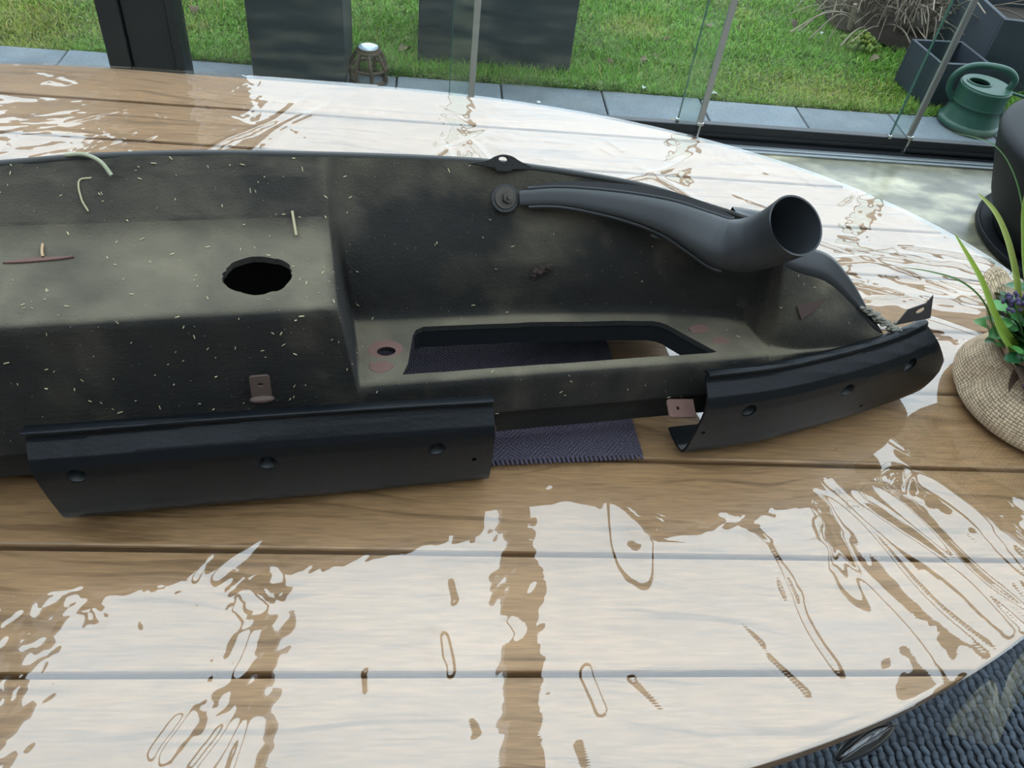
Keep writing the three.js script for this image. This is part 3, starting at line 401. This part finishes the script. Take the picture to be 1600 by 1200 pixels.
// padded lower panels
function panel(label, rows, holes, small) {
  const prof = [[0.012, 0.97], [0.009, 0.985], [0.004, 1.0], [0.0005, 0.992], [0.0005, 0.965], [0.004, 0.94], [0.003, 0.91], [-0.004, 0.865], [-0.011, 0.80], [-0.0148, 0.71], [-0.0150, 0.5], [-0.0125, 0.28], [-0.009, 0.10], [-0.005, 0.03], [0.001, 0.0], [0.018, -0.02], [0.034, -0.02]];
  const spl = new THREE.CatmullRomCurve3(prof.map(([d, f]) => V(d, f * 0.11, 0)), false, 'centripetal').getPoints(72).map((p) => [p.x, p.y / 0.11]);
  const t = table(rows), a0 = rows[0][0], a1 = rows[rows.length - 1][0], n = 90, O = [], I = [];
  for (let i = 0; i <= n; i++) { const [sb, st, d, hb, ht] = t(mix(a0, a1, i / n)), o = [], q = []; spl.forEach(([dd, f], k) => { const A = spl[Math.max(0, k - 1)], B = spl[Math.min(spl.length - 1, k + 1)], tx = B[0] - A[0], ty = (B[1] - A[1]) * 0.11, l = Math.hypot(tx, ty) || 1, H = ht - hb, wob = 0.0006 * (noise(i * 0.08, k * 0.05, 31) - 0.5); o.push(P3(mix(sb, st, f), hb + f * H, d + dd + wob)); q.push(P3(mix(sb, st, f), hb + f * H + tx / l * 0.003, d + dd - ty / l * 0.003 + wob)); }); O.push(o); I.push(q); }
  // orient: outer face looks to the viewer (-d is +z)
  const rowsClosed = O.map((o, i) => [...o, ...I[i].slice().reverse()]);
  let g = gridGeo(rowsClosed, (i, j) => [O[i][Math.min(j, spl.length - 1)].x, j * 0.003], false, true);
  const cap = (k, f) => gridGeo([O[k], I[k]], null, f), cen = g.attributes.normal.getZ(Math.floor(n / 2) * rowsClosed[0].length + 40);
  const fl = cen < 0; if (fl) g = gridGeo(rowsClosed, (i, j) => [O[i][Math.min(j, spl.length - 1)].x, j * 0.003], true, true);
  g = toCreasedNormals(g, 0.7); const ends = [cap(0, fl), cap(n, !fl)].map((x) => x.toNonIndexed()); let all = mergeGeometries([g, ...ends].map(clean));
  const ev = new Evaluator(); ev.attributes = ['position', 'normal', 'uv']; ev.useGroups = false; let br = new Brush(mergeVertices(all, 1e-6)); br.updateMatrixWorld();
  const P = new THREE.Group(); P.name = 'lower_panel'; P.userData = { label }; D.add(P);
  const cups = [];
  for (const [s, h, d, r] of [...holes.map((x) => [...x, 0.0088]), ...small.map((x) => [...x, 0.0026])]) {
    const b = new Brush(new THREE.CylinderGeometry(r, r * 0.9, 0.03, 24).rotateX(Math.PI / 2).translate(s, h, -d)); b.updateMatrixWorld(); br = ev.evaluate(br, b, SUBTRACTION);
    cups.push(lathe([[0.0005, -0.011], [r * 0.55, -0.011], [r * 0.6, -0.006], [r * 0.98, 0.0005]], 20).rotateX(Math.PI / 2).translate(s, h, -d));
  }
  part('padded_face', br.geometry, plastic, P);
  const cm = std([0.006, 0.008, 0.009], 0.5, { side: THREE.DoubleSide }); cups.forEach((c, i) => part(i < holes.length ? 'screw_hole' : 'small_hole', c, cm, P)); return P;
}
const PL = panel('long straight black padded lower panel at the left', [[-0.396, -0.388, -0.396, 0, 0.009, 0.122], [-0.2, -0.2, -0.2, 0, 0.005, 0.119], [0, 0, -0.002, 0, 0.002, 0.1135]], [[-0.362, 0.081, -0.014], [-0.208, 0.075, -0.0145], [-0.056, 0.072, -0.0145]], [[-0.019, 0.050, -0.012]]);
const PR = panel('curved black padded lower panel wrapping the right end', [[0.211, 0.211, 0.2135, 0.002, 0.009, 0.122], [0.284, 0.284, 0.284, 0.006, 0.007, 0.1215], [0.364, 0.368, 0.364, 0.018, 0.008, 0.121], [0.44, 0.458, 0.442, 0.0355, 0.010, 0.1215], [0.49, 0.532, 0.487, 0.052, 0.015, 0.121], [0.5, 0.546, 0.496, 0.056, 0.026, 0.1205], [0.505, 0.553, 0.4995, 0.059, 0.04, 0.119], [0.508, 0.5535, 0.501, 0.062, 0.054, 0.116]], [[0.264, 0.079, -0.0085], [0.388, 0.077, 0.008], [0.475, 0.085, 0.033]], [[0.221, 0.052, -0.010], [0.43, 0.036, 0.023]]);
// brackets, bolt, tabs
{
  const plate = (w, h, hr, hx, hy, t = 0.0016, slot = 1) => { const s = new THREE.Shape(), r = 0.003; s.moveTo(-w / 2, 0); s.lineTo(w / 2, 0); s.lineTo(w / 2, h - r); s.quadraticCurveTo(w / 2, h, w / 2 - r, h); s.lineTo(-w / 2 + r, h); s.quadraticCurveTo(-w / 2, h, -w / 2, h - r); s.lineTo(-w / 2, 0); const p = new THREE.Path(); p.absellipse(hx, hy, hr, hr * slot, 0, 6.283); s.holes.push(p); return new THREE.ExtrudeGeometry(s, { depth: t, bevelEnabled: true, bevelSize: 0.0004, bevelThickness: 0.0004, bevelSegments: 1, curveSegments: 14 }); };
  const b1 = part('metal_bracket', merge(plate(0.0165, 0.026, 0.0028, 0.0, 0.017, 0.0016, 0.7), new THREE.SphereGeometry(0.011, 16, 10).scale(1, 0.35, 0.4).translate(0, 0.001, 0.002)), rustBrown, PL, 'small brown metal bracket with a slot'); b1.position.copy(P3(-0.208, 0.1135, 0.027)); b1.rotation.x = -0.15;
  const b2 = part('metal_bracket', plate(0.014, 0.012, 0.002, 0, 0.006), rustPink, PL, 'rusty pink bracket end'); b2.position.copy(P3(-0.0045, 0.056, 0.018)); b2.rotation.set(0, 0, -1.3);
  const b3 = part('metal_bracket', merge(plate(0.019, 0.030, 0.0022, 0.0, 0.019, 0.002)).rotateZ(Math.PI / 2).rotateX(-1.15), rustPink, PR, 'rusty pink bracket with one hole'); b3.position.copy(P3(0.216, 0.064, 0.012)); b3.rotation.set(0, 0, -0.12);
  const b4s = new THREE.Shape([[0, 0], [0.034, 0.006], [0.036, 0.03], [0.03, 0.022], [0.012, 0.016]].map(([x, y]) => new THREE.Vector2(x, y))), bh = new THREE.Path(); bh.absellipse(0.024, 0.0145, 0.0052, 0.0026, 0, 6.283, false, 0.5); b4s.holes.push(bh);
  const b4 = part('metal_bracket', new THREE.ExtrudeGeometry(b4s, { depth: 0.002, bevelEnabled: true, bevelSize: 0.0005, bevelThickness: 0.0005, bevelSegments: 1 }), std([0.02, 0.017, 0.015], 0.6), PR, 'dark pointed bracket with a slot'); b4.position.copy(P3(0.459, 0.118, 0.06)); b4.rotation.set(-0.45, -0.45, 0.12);
  // demister duct
  const Dk = new THREE.Group(); Dk.name = 'demister_duct'; Dk.userData = { label: 'black plastic demister duct with round nozzle' }; D.add(Dk);
  const ctr = [[0.047, 0.2235, 0.166], [0.083, 0.229, 0.158], [0.125, 0.230, 0.145], [0.161, 0.230, 0.129], [0.192, 0.2245, 0.118], [0.217, 0.218, 0.103], [0.238, 0.2145, 0.088], [0.255, 0.224, 0.074], [0.266, 0.241, 0.061], [0.274, 0.264, 0.046]].map((p) => P3(...p));
  const hw = [0.0075, 0.0085, 0.0108, 0.0135, 0.0170, 0.0210, 0.0245, 0.0258, 0.0266, 0.0290], ht = [0.003, 0.0036, 0.0055, 0.0075, 0.010, 0.0150, 0.0215, 0.0258, 0.0266, 0.0290];
  const cv = new THREE.CatmullRomCurve3(ctr, false, 'centripetal'), N = 80, fw = table(hw.map((w, i) => [i, w, ht[i]])), rings = [], ringsIn = [];
  let u = P3(0, 0.8, 0.6).normalize(), prev = null;
  const ends = []; for (let i = 0; i <= N; i++) { const t = i / N, c = cv.getPoint(t), T = cv.getTangent(t); if (i === N) T.copy(P3(0.12, 0.80, -0.59).normalize()); u = u.clone().addScaledVector(T, -u.dot(T)).normalize(); const n = new THREE.Vector3().crossVectors(T, u); const [w, h] = fw(t * (ctr.length - 1)), e = mix(0.62, 1, sstep(0.5, 0.8, t)), mk = (k) => Array.from({ length: 40 }, (_, j) => { const a = j / 40 * 6.2832, ca = Math.cos(a), sa = Math.sin(a); return c.clone().addScaledVector(u, (w - k) * Math.sign(ca) * Math.pow(Math.abs(ca), e)).addScaledVector(n, (h - k) * Math.sign(sa) * Math.pow(Math.abs(sa), e)); }); rings.push(mk(0)); ringsIn.push(mk(i < 30 ? h * 0.6 : 0.0018)); if (i === N) ends.push(c.clone(), T.clone()); }
  const tm = std([0.022, 0.025, 0.028], 0.5, { side: THREE.DoubleSide });
  const cut = Math.round(N * 0.6);
  part('flat_duct', merge(gridGeo(rings.slice(0, cut + 1), null, false, true), gridGeo([rings[0], rings[0].map(() => ctr[0])], null, true, true)), std([0.026, 0.029, 0.031], 0.42, { side: THREE.DoubleSide }), Dk);
  part('nozzle', merge(gridGeo(rings.slice(cut), null, false, true), gridGeo(ringsIn.slice(cut), null, true, true), gridGeo([rings[N], ringsIn[N]], null, true, true)), tm, Dk);
  // seam flange along the duct's lower and upper edges
  const flg = (sgn) => { const A = []; for (let i = 2; i <= cut + 6; i++) { const t = i / N, q = rings[i][sgn > 0 ? 0 : 20], c = cv.getPoint(t), dir = q.clone().sub(c).normalize(); A.push(q.clone().addScaledVector(dir, 0.0012)); } return tube(A, 0.0022, 70, 6); };
  { const A = [], B = [], w = 0.0085; for (let i = 3; i <= cut + 4; i++) { const q = rings[i][0], dir = q.clone().sub(cv.getPoint(i / N)).normalize(), t = w * Math.sin(Math.PI * clamp((i - 2) / (cut + 4))) ** 0.5; A.push(q.clone().addScaledVector(dir, -0.001)); B.push(q.clone().addScaledVector(dir, t)); } const lift = (L) => L.map((p) => p.clone().add(V(0, 0.0012, 0.0012))); part('top_flange', merge(gridGeo([A, B]), gridGeo([lift(A), lift(B)]), gridGeo([B, lift(B)])), std([0.009, 0.010, 0.011], 0.5, { side: THREE.DoubleSide }), Dk); }
  part('seam_flange', flg(1), ductPlastic, Dk); part('seam_flange', flg(-1), ductPlastic, Dk);
  const lug = part('lug', merge(new THREE.CylinderGeometry(0.0085, 0.0085, 0.003, 20), new THREE.TorusGeometry(0.0028, 0.0009, 6, 16).rotateX(Math.PI / 2).translate(0, 0.002, 0)), ductPlastic, Dk); lug.position.copy(P3(0.178, 0.2105, 0.1175)); lug.rotation.set(0.9, 0, 0.1); lug.scale.set(0.9, 1, 0.6);
  const bolt = part('mounting_bolt', merge(new THREE.CylinderGeometry(0.0105, 0.0115, 0.003, 28), new THREE.CylinderGeometry(0.0055, 0.006, 0.005, 6).translate(0.002, 0.004, 0), new THREE.CylinderGeometry(0.0022, 0.0022, 0.008, 12).translate(0.002, 0.007, 0)), std([0.07, 0.062, 0.052], 0.55, { metalness: 0.5 }), Dk, 'grey round bolt with washer'); bolt.position.copy(P3(0.033, 0.223, 0.168)); bolt.rotation.x = 0.95;
  part('bolt_plate', new THREE.CylinderGeometry(0.0135, 0.0135, 0.003, 28).rotateX(0.95).translate(0.033, 0.2215, -0.1695), ductPlastic, Dk);
  // bare pink patches where the skin has worn through, and small damage
  const blob = (n, r, e, sd) => { const s = new THREE.Shape(Array.from({ length: 26 }, (_, i) => { const a = i / 26 * 6.283, q = r * (0.85 + 0.3 * noise(i * 0.6, sd, 9)); return new THREE.Vector2(q * Math.cos(a), q * e * Math.sin(a)); })); return new THREE.ExtrudeGeometry(s, { depth: 0.0008, bevelEnabled: true, bevelSize: 0.0006, bevelThickness: 0.0006, bevelSegments: 2 }).rotateX(-Math.PI / 2); };
  const ring = (() => { const s = new THREE.Shape(); s.absellipse(0, 0, 0.0165, 0.0125, 0, 6.283); const p = new THREE.Path(); p.absellipse(0.0005, -0.003, 0.0095, 0.0068, 0, 6.283); s.holes.push(p); return new THREE.ExtrudeGeometry(s, { depth: 0.001, bevelEnabled: true, bevelSize: 0.0005, bevelThickness: 0.0004, curveSegments: 24 }).rotateX(-Math.PI / 2); })();
  const put = (g, s, h, d, rx = 0, rz = 0) => { const o = part('bare_patch', g, rustPink, D, 'patch of bare pinkish foam'); o.position.copy(P3(s, h, d)); o.rotation.set(rx, 0, rz); return o; };
  put(ring, -0.093, 0.1080, 0.0855); put(blob(1, 0.0115, 0.62, 3), -0.100, 0.1095, 0.060); put(blob(1, 0.010, 0.6, 5), 0.238, 0.1078, 0.084, 0.1); put(blob(1, 0.009, 0.7, 8), 0.254, 0.1078, 0.063, 0.1);
  const sc = new THREE.Shape(); sc.moveTo(-0.027, 0); sc.quadraticCurveTo(-0.008, 0.0075, 0.027, 0.0045); sc.quadraticCurveTo(0.0, -0.001, -0.027, 0); const slit = part('torn_slit', new THREE.ExtrudeGeometry(sc, { depth: 0.001, bevelEnabled: true, bevelSize: 0.0004, bevelThickness: 0.0004 }).rotateX(-Math.PI / 2), rustPink, D, 'pink slit torn into the box top'); slit.position.copy(P3(-0.383, 0.1975, 0.129));
  const tri = new THREE.Shape([[-0.022, 0.006], [0.022, 0.014], [0.004, -0.002], [-0.016, -0.012]].map(([x, y]) => new THREE.Vector2(x, y))); const tear = part('bare_patch', new THREE.ExtrudeGeometry(tri, { depth: 0.0006, bevelEnabled: true, bevelSize: 0.0006, bevelThickness: 0.0004 }).scale(0.8, 0.75, 1), std([0.045, 0.026, 0.021], 0.9), D, 'triangular bare patch on the right end'); { const [p, n] = shellPt.at(0.336, 0.152); tear.position.copy(p).addScaledVector(n, 0.0004); tear.quaternion.setFromUnitVectors(V(0, 0, 1), n); }
  const clump = []; for (let i = 0; i < 26; i++) clump.push(new THREE.IcosahedronGeometry(rr(0.0018, 0.0034), 1).translate(rr(-0.011, 0.011), rr(-0.002, 0.003), 0).translate(0, 0, rr(0, 0.003)));
  const cl = part('mud_clump', merge(clump), std([0.028, 0.018, 0.014], 1), D, 'crumbly dark brown lump of dried dirt on the back wall'); { const [p, n] = shellPt.at(0.068, 0.163); cl.position.copy(p).addScaledVector(n, 0.0015); cl.rotation.set(-0.2, 0, 0.35); }
  const fuzz = []; for (let i = 0; i < 170; i++) { const t = Math.pow(rnd(), 0.8), x = mix(0.405, 0.458, t), h = mix(0.148, 0.117, t), d = mix(0.058, 0.05, t), k = 0.3 + t; fuzz.push(new THREE.IcosahedronGeometry(rr(0.0008, 0.0024), 1).scale(rr(0.8, 1.8), 0.8, 1).translate(x + rr(-0.004, 0.004), h + rr(-0.006, 0.001) * k, -d + rr(-0.009, 0.003) * k)); }
  part('frayed_edge', merge(fuzz), std([0.17, 0.16, 0.13], 1), D, 'frayed pale fibre edge at the right end').userData.kind = 'stuff';
}

// ---------------------------------------------------------------- litter on the dashboard
{
  const toWorld = (p) => D.localToWorld(p.clone()); D.updateMatrixWorld(true);
  const { IN, ARC, ss, nj, n } = shellPt, chip = new THREE.CapsuleGeometry(0.5, 1.6, 2, 6), N = 1150, I = new THREE.InstancedMesh(chip, std([1, 1, 1], 0.8), N), q = new THREE.Quaternion(), m4 = new THREE.Matrix4(), c = new THREE.Color(), up = V(0, 1, 0);
  for (let k = 0; k < N;) {
    const s0 = rr(-0.72, 0.42), i = ss.findIndex((x) => x >= s0), s = ss[i], A = mix(ARC[i][8], ARC[i][nj - 1], rnd()), j = Math.min(nj - 2, ARC[i].findIndex((x) => x >= A)); const fr = rnd(), fi = rnd() * 0.99;
    if (s > -0.09 && s < 0.25 && IN[i][j].y < 0.115 && -IN[i][j].z > 0.046 && -IN[i][j].z < 0.118) continue; if (Math.hypot(s + 0.2025, IN[i][j].z + 0.0975) < 0.032 && IN[i][j].y > 0.15) continue; if (s > -0.1 && rnd() < 0.45) continue; if (s < -0.14 && IN[i][j].y > 0.19 && rnd() < 0.35 && fbm(s * 20, j * 0.2, 2, 5) < 0.5) continue;
    const tiny = rnd() < (s > -0.1 ? 0.9 : 0.6), nn = n(i, j), t = V(rr(-1, 1), rr(-1, 1), rr(-1, 1)).cross(nn).normalize(), w = tiny ? 0.00055 * rr(0.5, 1.2) : 0.0009 * rr(0.7, 1.2);
    q.setFromUnitVectors(up, t.applyQuaternion(D.quaternion)); m4.compose(toWorld(IN[i][j].clone().lerp(IN[i][j + 1], fr).lerp(IN[Math.max(0, i - 1)][j], fi).addScaledVector(nn, 0.0006)), q, V(w, w * (tiny ? rr(0.4, 0.9) : rr(0.6, 2.0)), w)); I.setMatrixAt(k, m4); const b = rr(0.6, 1.3); tiny ? c.setRGB(0.20 * b, 0.19 * b, 0.15 * b) : c.setRGB(0.46 * b, 0.41 * b, 0.25 * b); I.setColorAt(k, c); k++;
  }
  I.castShadow = I.receiveShadow = true; I.name = 'straw_litter'; I.userData = { kind: 'stuff', label: 'fine straw chips and seeds scattered over the dusty dashboard', category: 'straw' }; scene.add(I);
  const straw = std([0.38, 0.33, 0.2], 0.8);
  const twig = (label, pts, r, m = straw) => tag(part('straw_stalk', tube(pts.map((p) => toWorld(P3(...p))), r, 24, 7), m, scene), label, 'stem');
  twig('pale green stem bent over the rear edge of the dashboard at left', [[-0.362, 0.2475, 0.219], [-0.345, 0.2505, 0.214], [-0.332, 0.247, 0.207], [-0.324, 0.238, 0.199]], 0.0019, std([0.32, 0.33, 0.22], 0.8));
  twig('thin crooked beige stem hanging on the dashboard wall at left', [[-0.342, 0.2335, 0.203], [-0.352, 0.2325, 0.201], [-0.351, 0.222, 0.187], [-0.346, 0.215, 0.178]], 0.0009);
  twig('short straw stalk standing out above the round hole', [[-0.170, 0.214, 0.170], [-0.169, 0.207, 0.160], [-0.168, 0.2005, 0.150]], 0.0013);
  twig('short tan stalk lying above the torn pink slit', [[-0.383, 0.1995, 0.152], [-0.382, 0.1992, 0.142], [-0.380, 0.199, 0.134]], 0.0013, std([0.4, 0.27, 0.15], 0.8));
}

// ---------------------------------------------------------------- burlap pot with artificial plant
{
  const bt = texture(512, 512, (u, v) => { const a = Math.abs(Math.sin(u * 64 * Math.PI)), b = Math.abs(Math.sin(v * 64 * Math.PI)), chk = (Math.floor(u * 64) + Math.floor(v * 64)) % 2, n = fbm(u * 40, v * 40, 3, 9, 40, 40), k = (0.35 + 0.65 * (chk ? a : b)) * (0.7 + 0.6 * n); return [0.66 * k, 0.50 * k, 0.33 * k]; }, true, [3.6, 3.6]);
  const bb = texture(512, 512, (u, v) => { const a = Math.abs(Math.sin(u * 64 * Math.PI)), b = Math.abs(Math.sin(v * 64 * Math.PI)); return (Math.floor(u * 64) + Math.floor(v * 64)) % 2 ? a : b; }, false, [3.6, 3.6]);
  const burlap = std(null, 0.95, { map: bt, bumpMap: bb, bumpScale: 0.002, side: THREE.DoubleSide });
  const B = thing('burlap_plant_pot', 'burlap wrapped plant pot with an artificial grass and flower plant on the table', 'potted plant', [0.752, 0.7525, -0.657]);
  const prof = [[0.07, 0.0], [0.098, 0.002], [0.106, 0.010], [0.1045, 0.024], [0.098, 0.041], [0.089, 0.056], [0.080, 0.0655], [0.0765, 0.07], [0.079, 0.077], [0.085, 0.086], [0.086, 0.09], [0.083, 0.088], [0.074, 0.075], [0.07, 0.066]];
  const Q = []; for (let i = 0; i <= 120; i++) { const a = i / 120 * 6.2832, row = []; prof.forEach(([r, y], k) => { const low = sstep(0.075, 0.04, y), f = 1 + 0.17 * low * sstep(0.002, 0.03, y) * (Math.pow(Math.abs(Math.sin(a * 2.5 + 0.9 + y * 14)), 0.7) - 0.75) + 0.04 * (k > 7 ? Math.sin(a * 9) : Math.sin(a * 14) * (1 - low) * 0.5), fr = k > 8 && k < 12 ? 0.006 * Math.sin(a * 5 + 1) + 0.045 * Math.exp(-(((a - 3.85) / 0.6) ** 2)) * sstep(0.07, 0.088, y) : 0; const fl = 1 + (k > 7 && k < 12 ? [0.2, 0.42, 0.5, 0.46][k - 8] : 0) * Math.exp(-(((a - 3.85) / 0.6) ** 2)); row.push(V(Math.cos(a) * r * f * fl, y + fr, Math.sin(a) * r * f * fl)); }); const smooth = new THREE.CatmullRomCurve3(row, false, 'centripetal').getPoints(46); Q.push(smooth); }
  part('burlap_wrap', gridGeo(Q, (i, j) => [i / 120 * 0.6, j / 46 * 0.26], false), burlap, B);
  part('base', new THREE.CylinderGeometry(0.092, 0.085, 0.006, 40).translate(0, 0.004, 0), burlap, B);
  const cord = std([0.20, 0.14, 0.085], 0.9); part('tie_cord', tube(Array.from({ length: 40 }, (_, i) => { const a = i / 40 * 6.2832; return V(0.0795 * Math.cos(a), 0.069 + 0.002 * Math.sin(a * 3), 0.0795 * Math.sin(a)); }), 0.0028, 160, 8, true), cord, B);
  const brown = std([0.15, 0.10, 0.07], 0.9, { side: THREE.DoubleSide });
  for (const [da, sx] of [[2.75, 1], [2.25, 0.9]]) { const S = []; for (let i = 0; i <= 30; i++) { S.push([]); const t = i / 30 * 6.2832; for (let j = 0; j <= 6; j++) S[i].push(V(0.021 * sx * Math.cos(t) * (1 + 0.2 * Math.cos(t)), 0.009 * Math.sin(t) + 0.004 * Math.sin(2 * t), (j / 6 - 0.5) * 0.02)); } const o = part('ribbon_loop', gridGeo(S), brown, B); const a = da; o.position.set(0.086 * Math.cos(a), 0.074, 0.086 * Math.sin(a)); o.rotation.set(0.5, Math.PI / 2 - a, -0.5); }
  part('soil', new THREE.CylinderGeometry(0.072, 0.07, 0.01, 32).translate(0, 0.064, 0), std([0.03, 0.025, 0.02], 1), B);
  // arching grass blades
  const gm = [std([0.27, 0.40, 0.05], 0.5, { side: THREE.DoubleSide, transmission: 0.3, thickness: 0 }), std([0.40, 0.47, 0.12], 0.5, { side: THREE.DoubleSide, transmission: 0.3, thickness: 0 }), std([0.08, 0.19, 0.05], 0.5, { side: THREE.DoubleSide, transmission: 0.3, thickness: 0 })];
  const blade = (pts, w, m) => { const cv = new THREE.CatmullRomCurve3(pts.map((p) => V(...p)), false, 'centripetal'), S = [], n = 28; for (let i = 0; i <= n; i++) { const t = i / n, c = cv.getPoint(t), T = cv.getTangent(t), side = new THREE.Vector3().crossVectors(T, V(0.1, 0.7, 0.7)).normalize(), nn = new THREE.Vector3().crossVectors(side, T), ww = w * Math.min(1, 0.55 + t * 2) * Math.pow(Math.max(0, 1 - t), 0.55); S.push([-1, -0.5, 0, 0.5, 1].map((k) => c.clone().addScaledVector(side, k * ww).addScaledVector(nn, k * k * ww * 0.35))); } part('grass_blade', gridGeo(S), m, B); };
  blade([[-0.03, 0.06, -0.003], [-0.072, 0.085, -0.003], [-0.127, 0.132, -0.003], [-0.17, 0.18, -0.003], [-0.201, 0.21, -0.003], [-0.229, 0.236, -0.003]], 0.0066, gm[0]);
  blade([[-0.02, 0.06, -0.025], [-0.079, 0.124, -0.033], [-0.109, 0.168, -0.033], [-0.147, 0.216, -0.033], [-0.177, 0.246, -0.033], [-0.206, 0.266, -0.033]], 0.0074, gm[1]);
  blade([[-0.01, 0.06, -0.03], [-0.06, 0.12, -0.033], [-0.103, 0.177, -0.033], [-0.129, 0.218, -0.033], [-0.15, 0.255, -0.033], [-0.158, 0.28, -0.033], [-0.16, 0.301, -0.033]], 0.006, gm[0]);
  blade([[-0.05, 0.06, 0.0], [-0.106, 0.101, -0.003], [-0.154, 0.154, -0.003], [-0.192, 0.178, -0.003], [-0.23, 0.188, -0.003], [-0.267, 0.192, -0.003]], 0.0018, gm[2]);
  blade([[-0.03, 0.06, -0.04], [-0.1, 0.2, -0.06], [-0.15, 0.27, -0.07], [-0.19, 0.30, -0.07], [-0.24, 0.31, -0.07]], 0.0014, gm[2]);
  blade([[-0.04, 0.055, 0.017], [-0.074, 0.075, 0.017], [-0.105, 0.105, 0.017], [-0.132, 0.13, 0.017], [-0.15, 0.15, 0.017]], 0.0055, gm[0]);
  blade([[0.0, 0.06, 0.0], [0.01, 0.17, -0.01], [0.04, 0.23, 0.0], [0.09, 0.25, 0.01]], 0.006, gm[1]);
  // round leaved sprigs and purple flower heads
  const leafS = new THREE.Shape(); leafS.absellipse(0, 0.5, 0.36, 0.5, 0, 6.283); const leafG = (() => { const S = []; for (let i = 0; i <= 8; i++) { const t = i / 8, w = 0.36 * Math.sqrt(Math.max(0, 1 - (2 * t - 1) ** 2)) + 0.01; S.push([-1, -0.5, 0, 0.5, 1].map((k) => V(k * w, 0.22 * k * k * w - 0.25 * t * t, t))); } return gridGeo(S); })();
  const lm = [std([0.035, 0.15, 0.035], 0.4, { side: THREE.DoubleSide }), std([0.075, 0.25, 0.055], 0.4, { side: THREE.DoubleSide }), std([0.02, 0.10, 0.035], 0.4, { side: THREE.DoubleSide })], stemM = std([0.06, 0.16, 0.04], 0.6);
  for (let k = 0; k < 80; k++) {
    const a = k < 60 ? rr(1.9, 3.9) : rnd() * 6.28, r0 = rr(0.0, 0.05), r1 = r0 + rr(0.02, 0.075), h = 0.075 + rr(0.005, 0.085), p0 = V(r0 * Math.cos(a), 0.062, r0 * Math.sin(a)), p1 = V(r1 * Math.cos(a), h, r1 * Math.sin(a)), sp = new THREE.Group(); sp.name = 'leafy_sprig'; B.add(sp);
    part('stem', tube([p0, p0.clone().lerp(p1, 0.5).add(V(0, 0.008, 0)), p1], 0.0011, 8, 5), stemM, sp); const n = 9;
    for (let i = 0; i < n; i++) { const t = mix(0.3, 1, i / (n - 1)), o = part('leaf', leafG, lm[Math.floor(rnd() * 3)], sp), s = rr(0.016, 0.024); o.position.copy(p0.clone().lerp(p1, t)); o.scale.setScalar(s); o.rotation.set(rr(-0.7, 0.2), i * 2.4 + a, rr(-0.3, 0.3), 'YXZ'); }
  }
  const pur = std([0.055, 0.04, 0.10], 0.8);
  for (const [x, y, z] of [[-0.112, 0.15, -0.008], [-0.098, 0.152, -0.004], [-0.085, 0.15, 0.0], [-0.075, 0.078, 0.045], [-0.02, 0.15, 0.03], [0.03, 0.16, -0.01]]) { const l = []; for (let i = 0; i < 26; i++) l.push(new THREE.IcosahedronGeometry(0.0026, 0).translate(rr(-0.009, 0.009), rr(-0.007, 0.007), rr(-0.009, 0.009))); part('flower_head', merge(l), pur, B).position.set(x, y, z); part('stem', tube([V(x * 0.4, 0.062, z * 0.4), V(x * 0.75, mix(0.062, y, 0.6), z * 0.75), V(x, y, z)], 0.001, 8, 5), stemM, B); }
}

renderer.render(scene, camera);
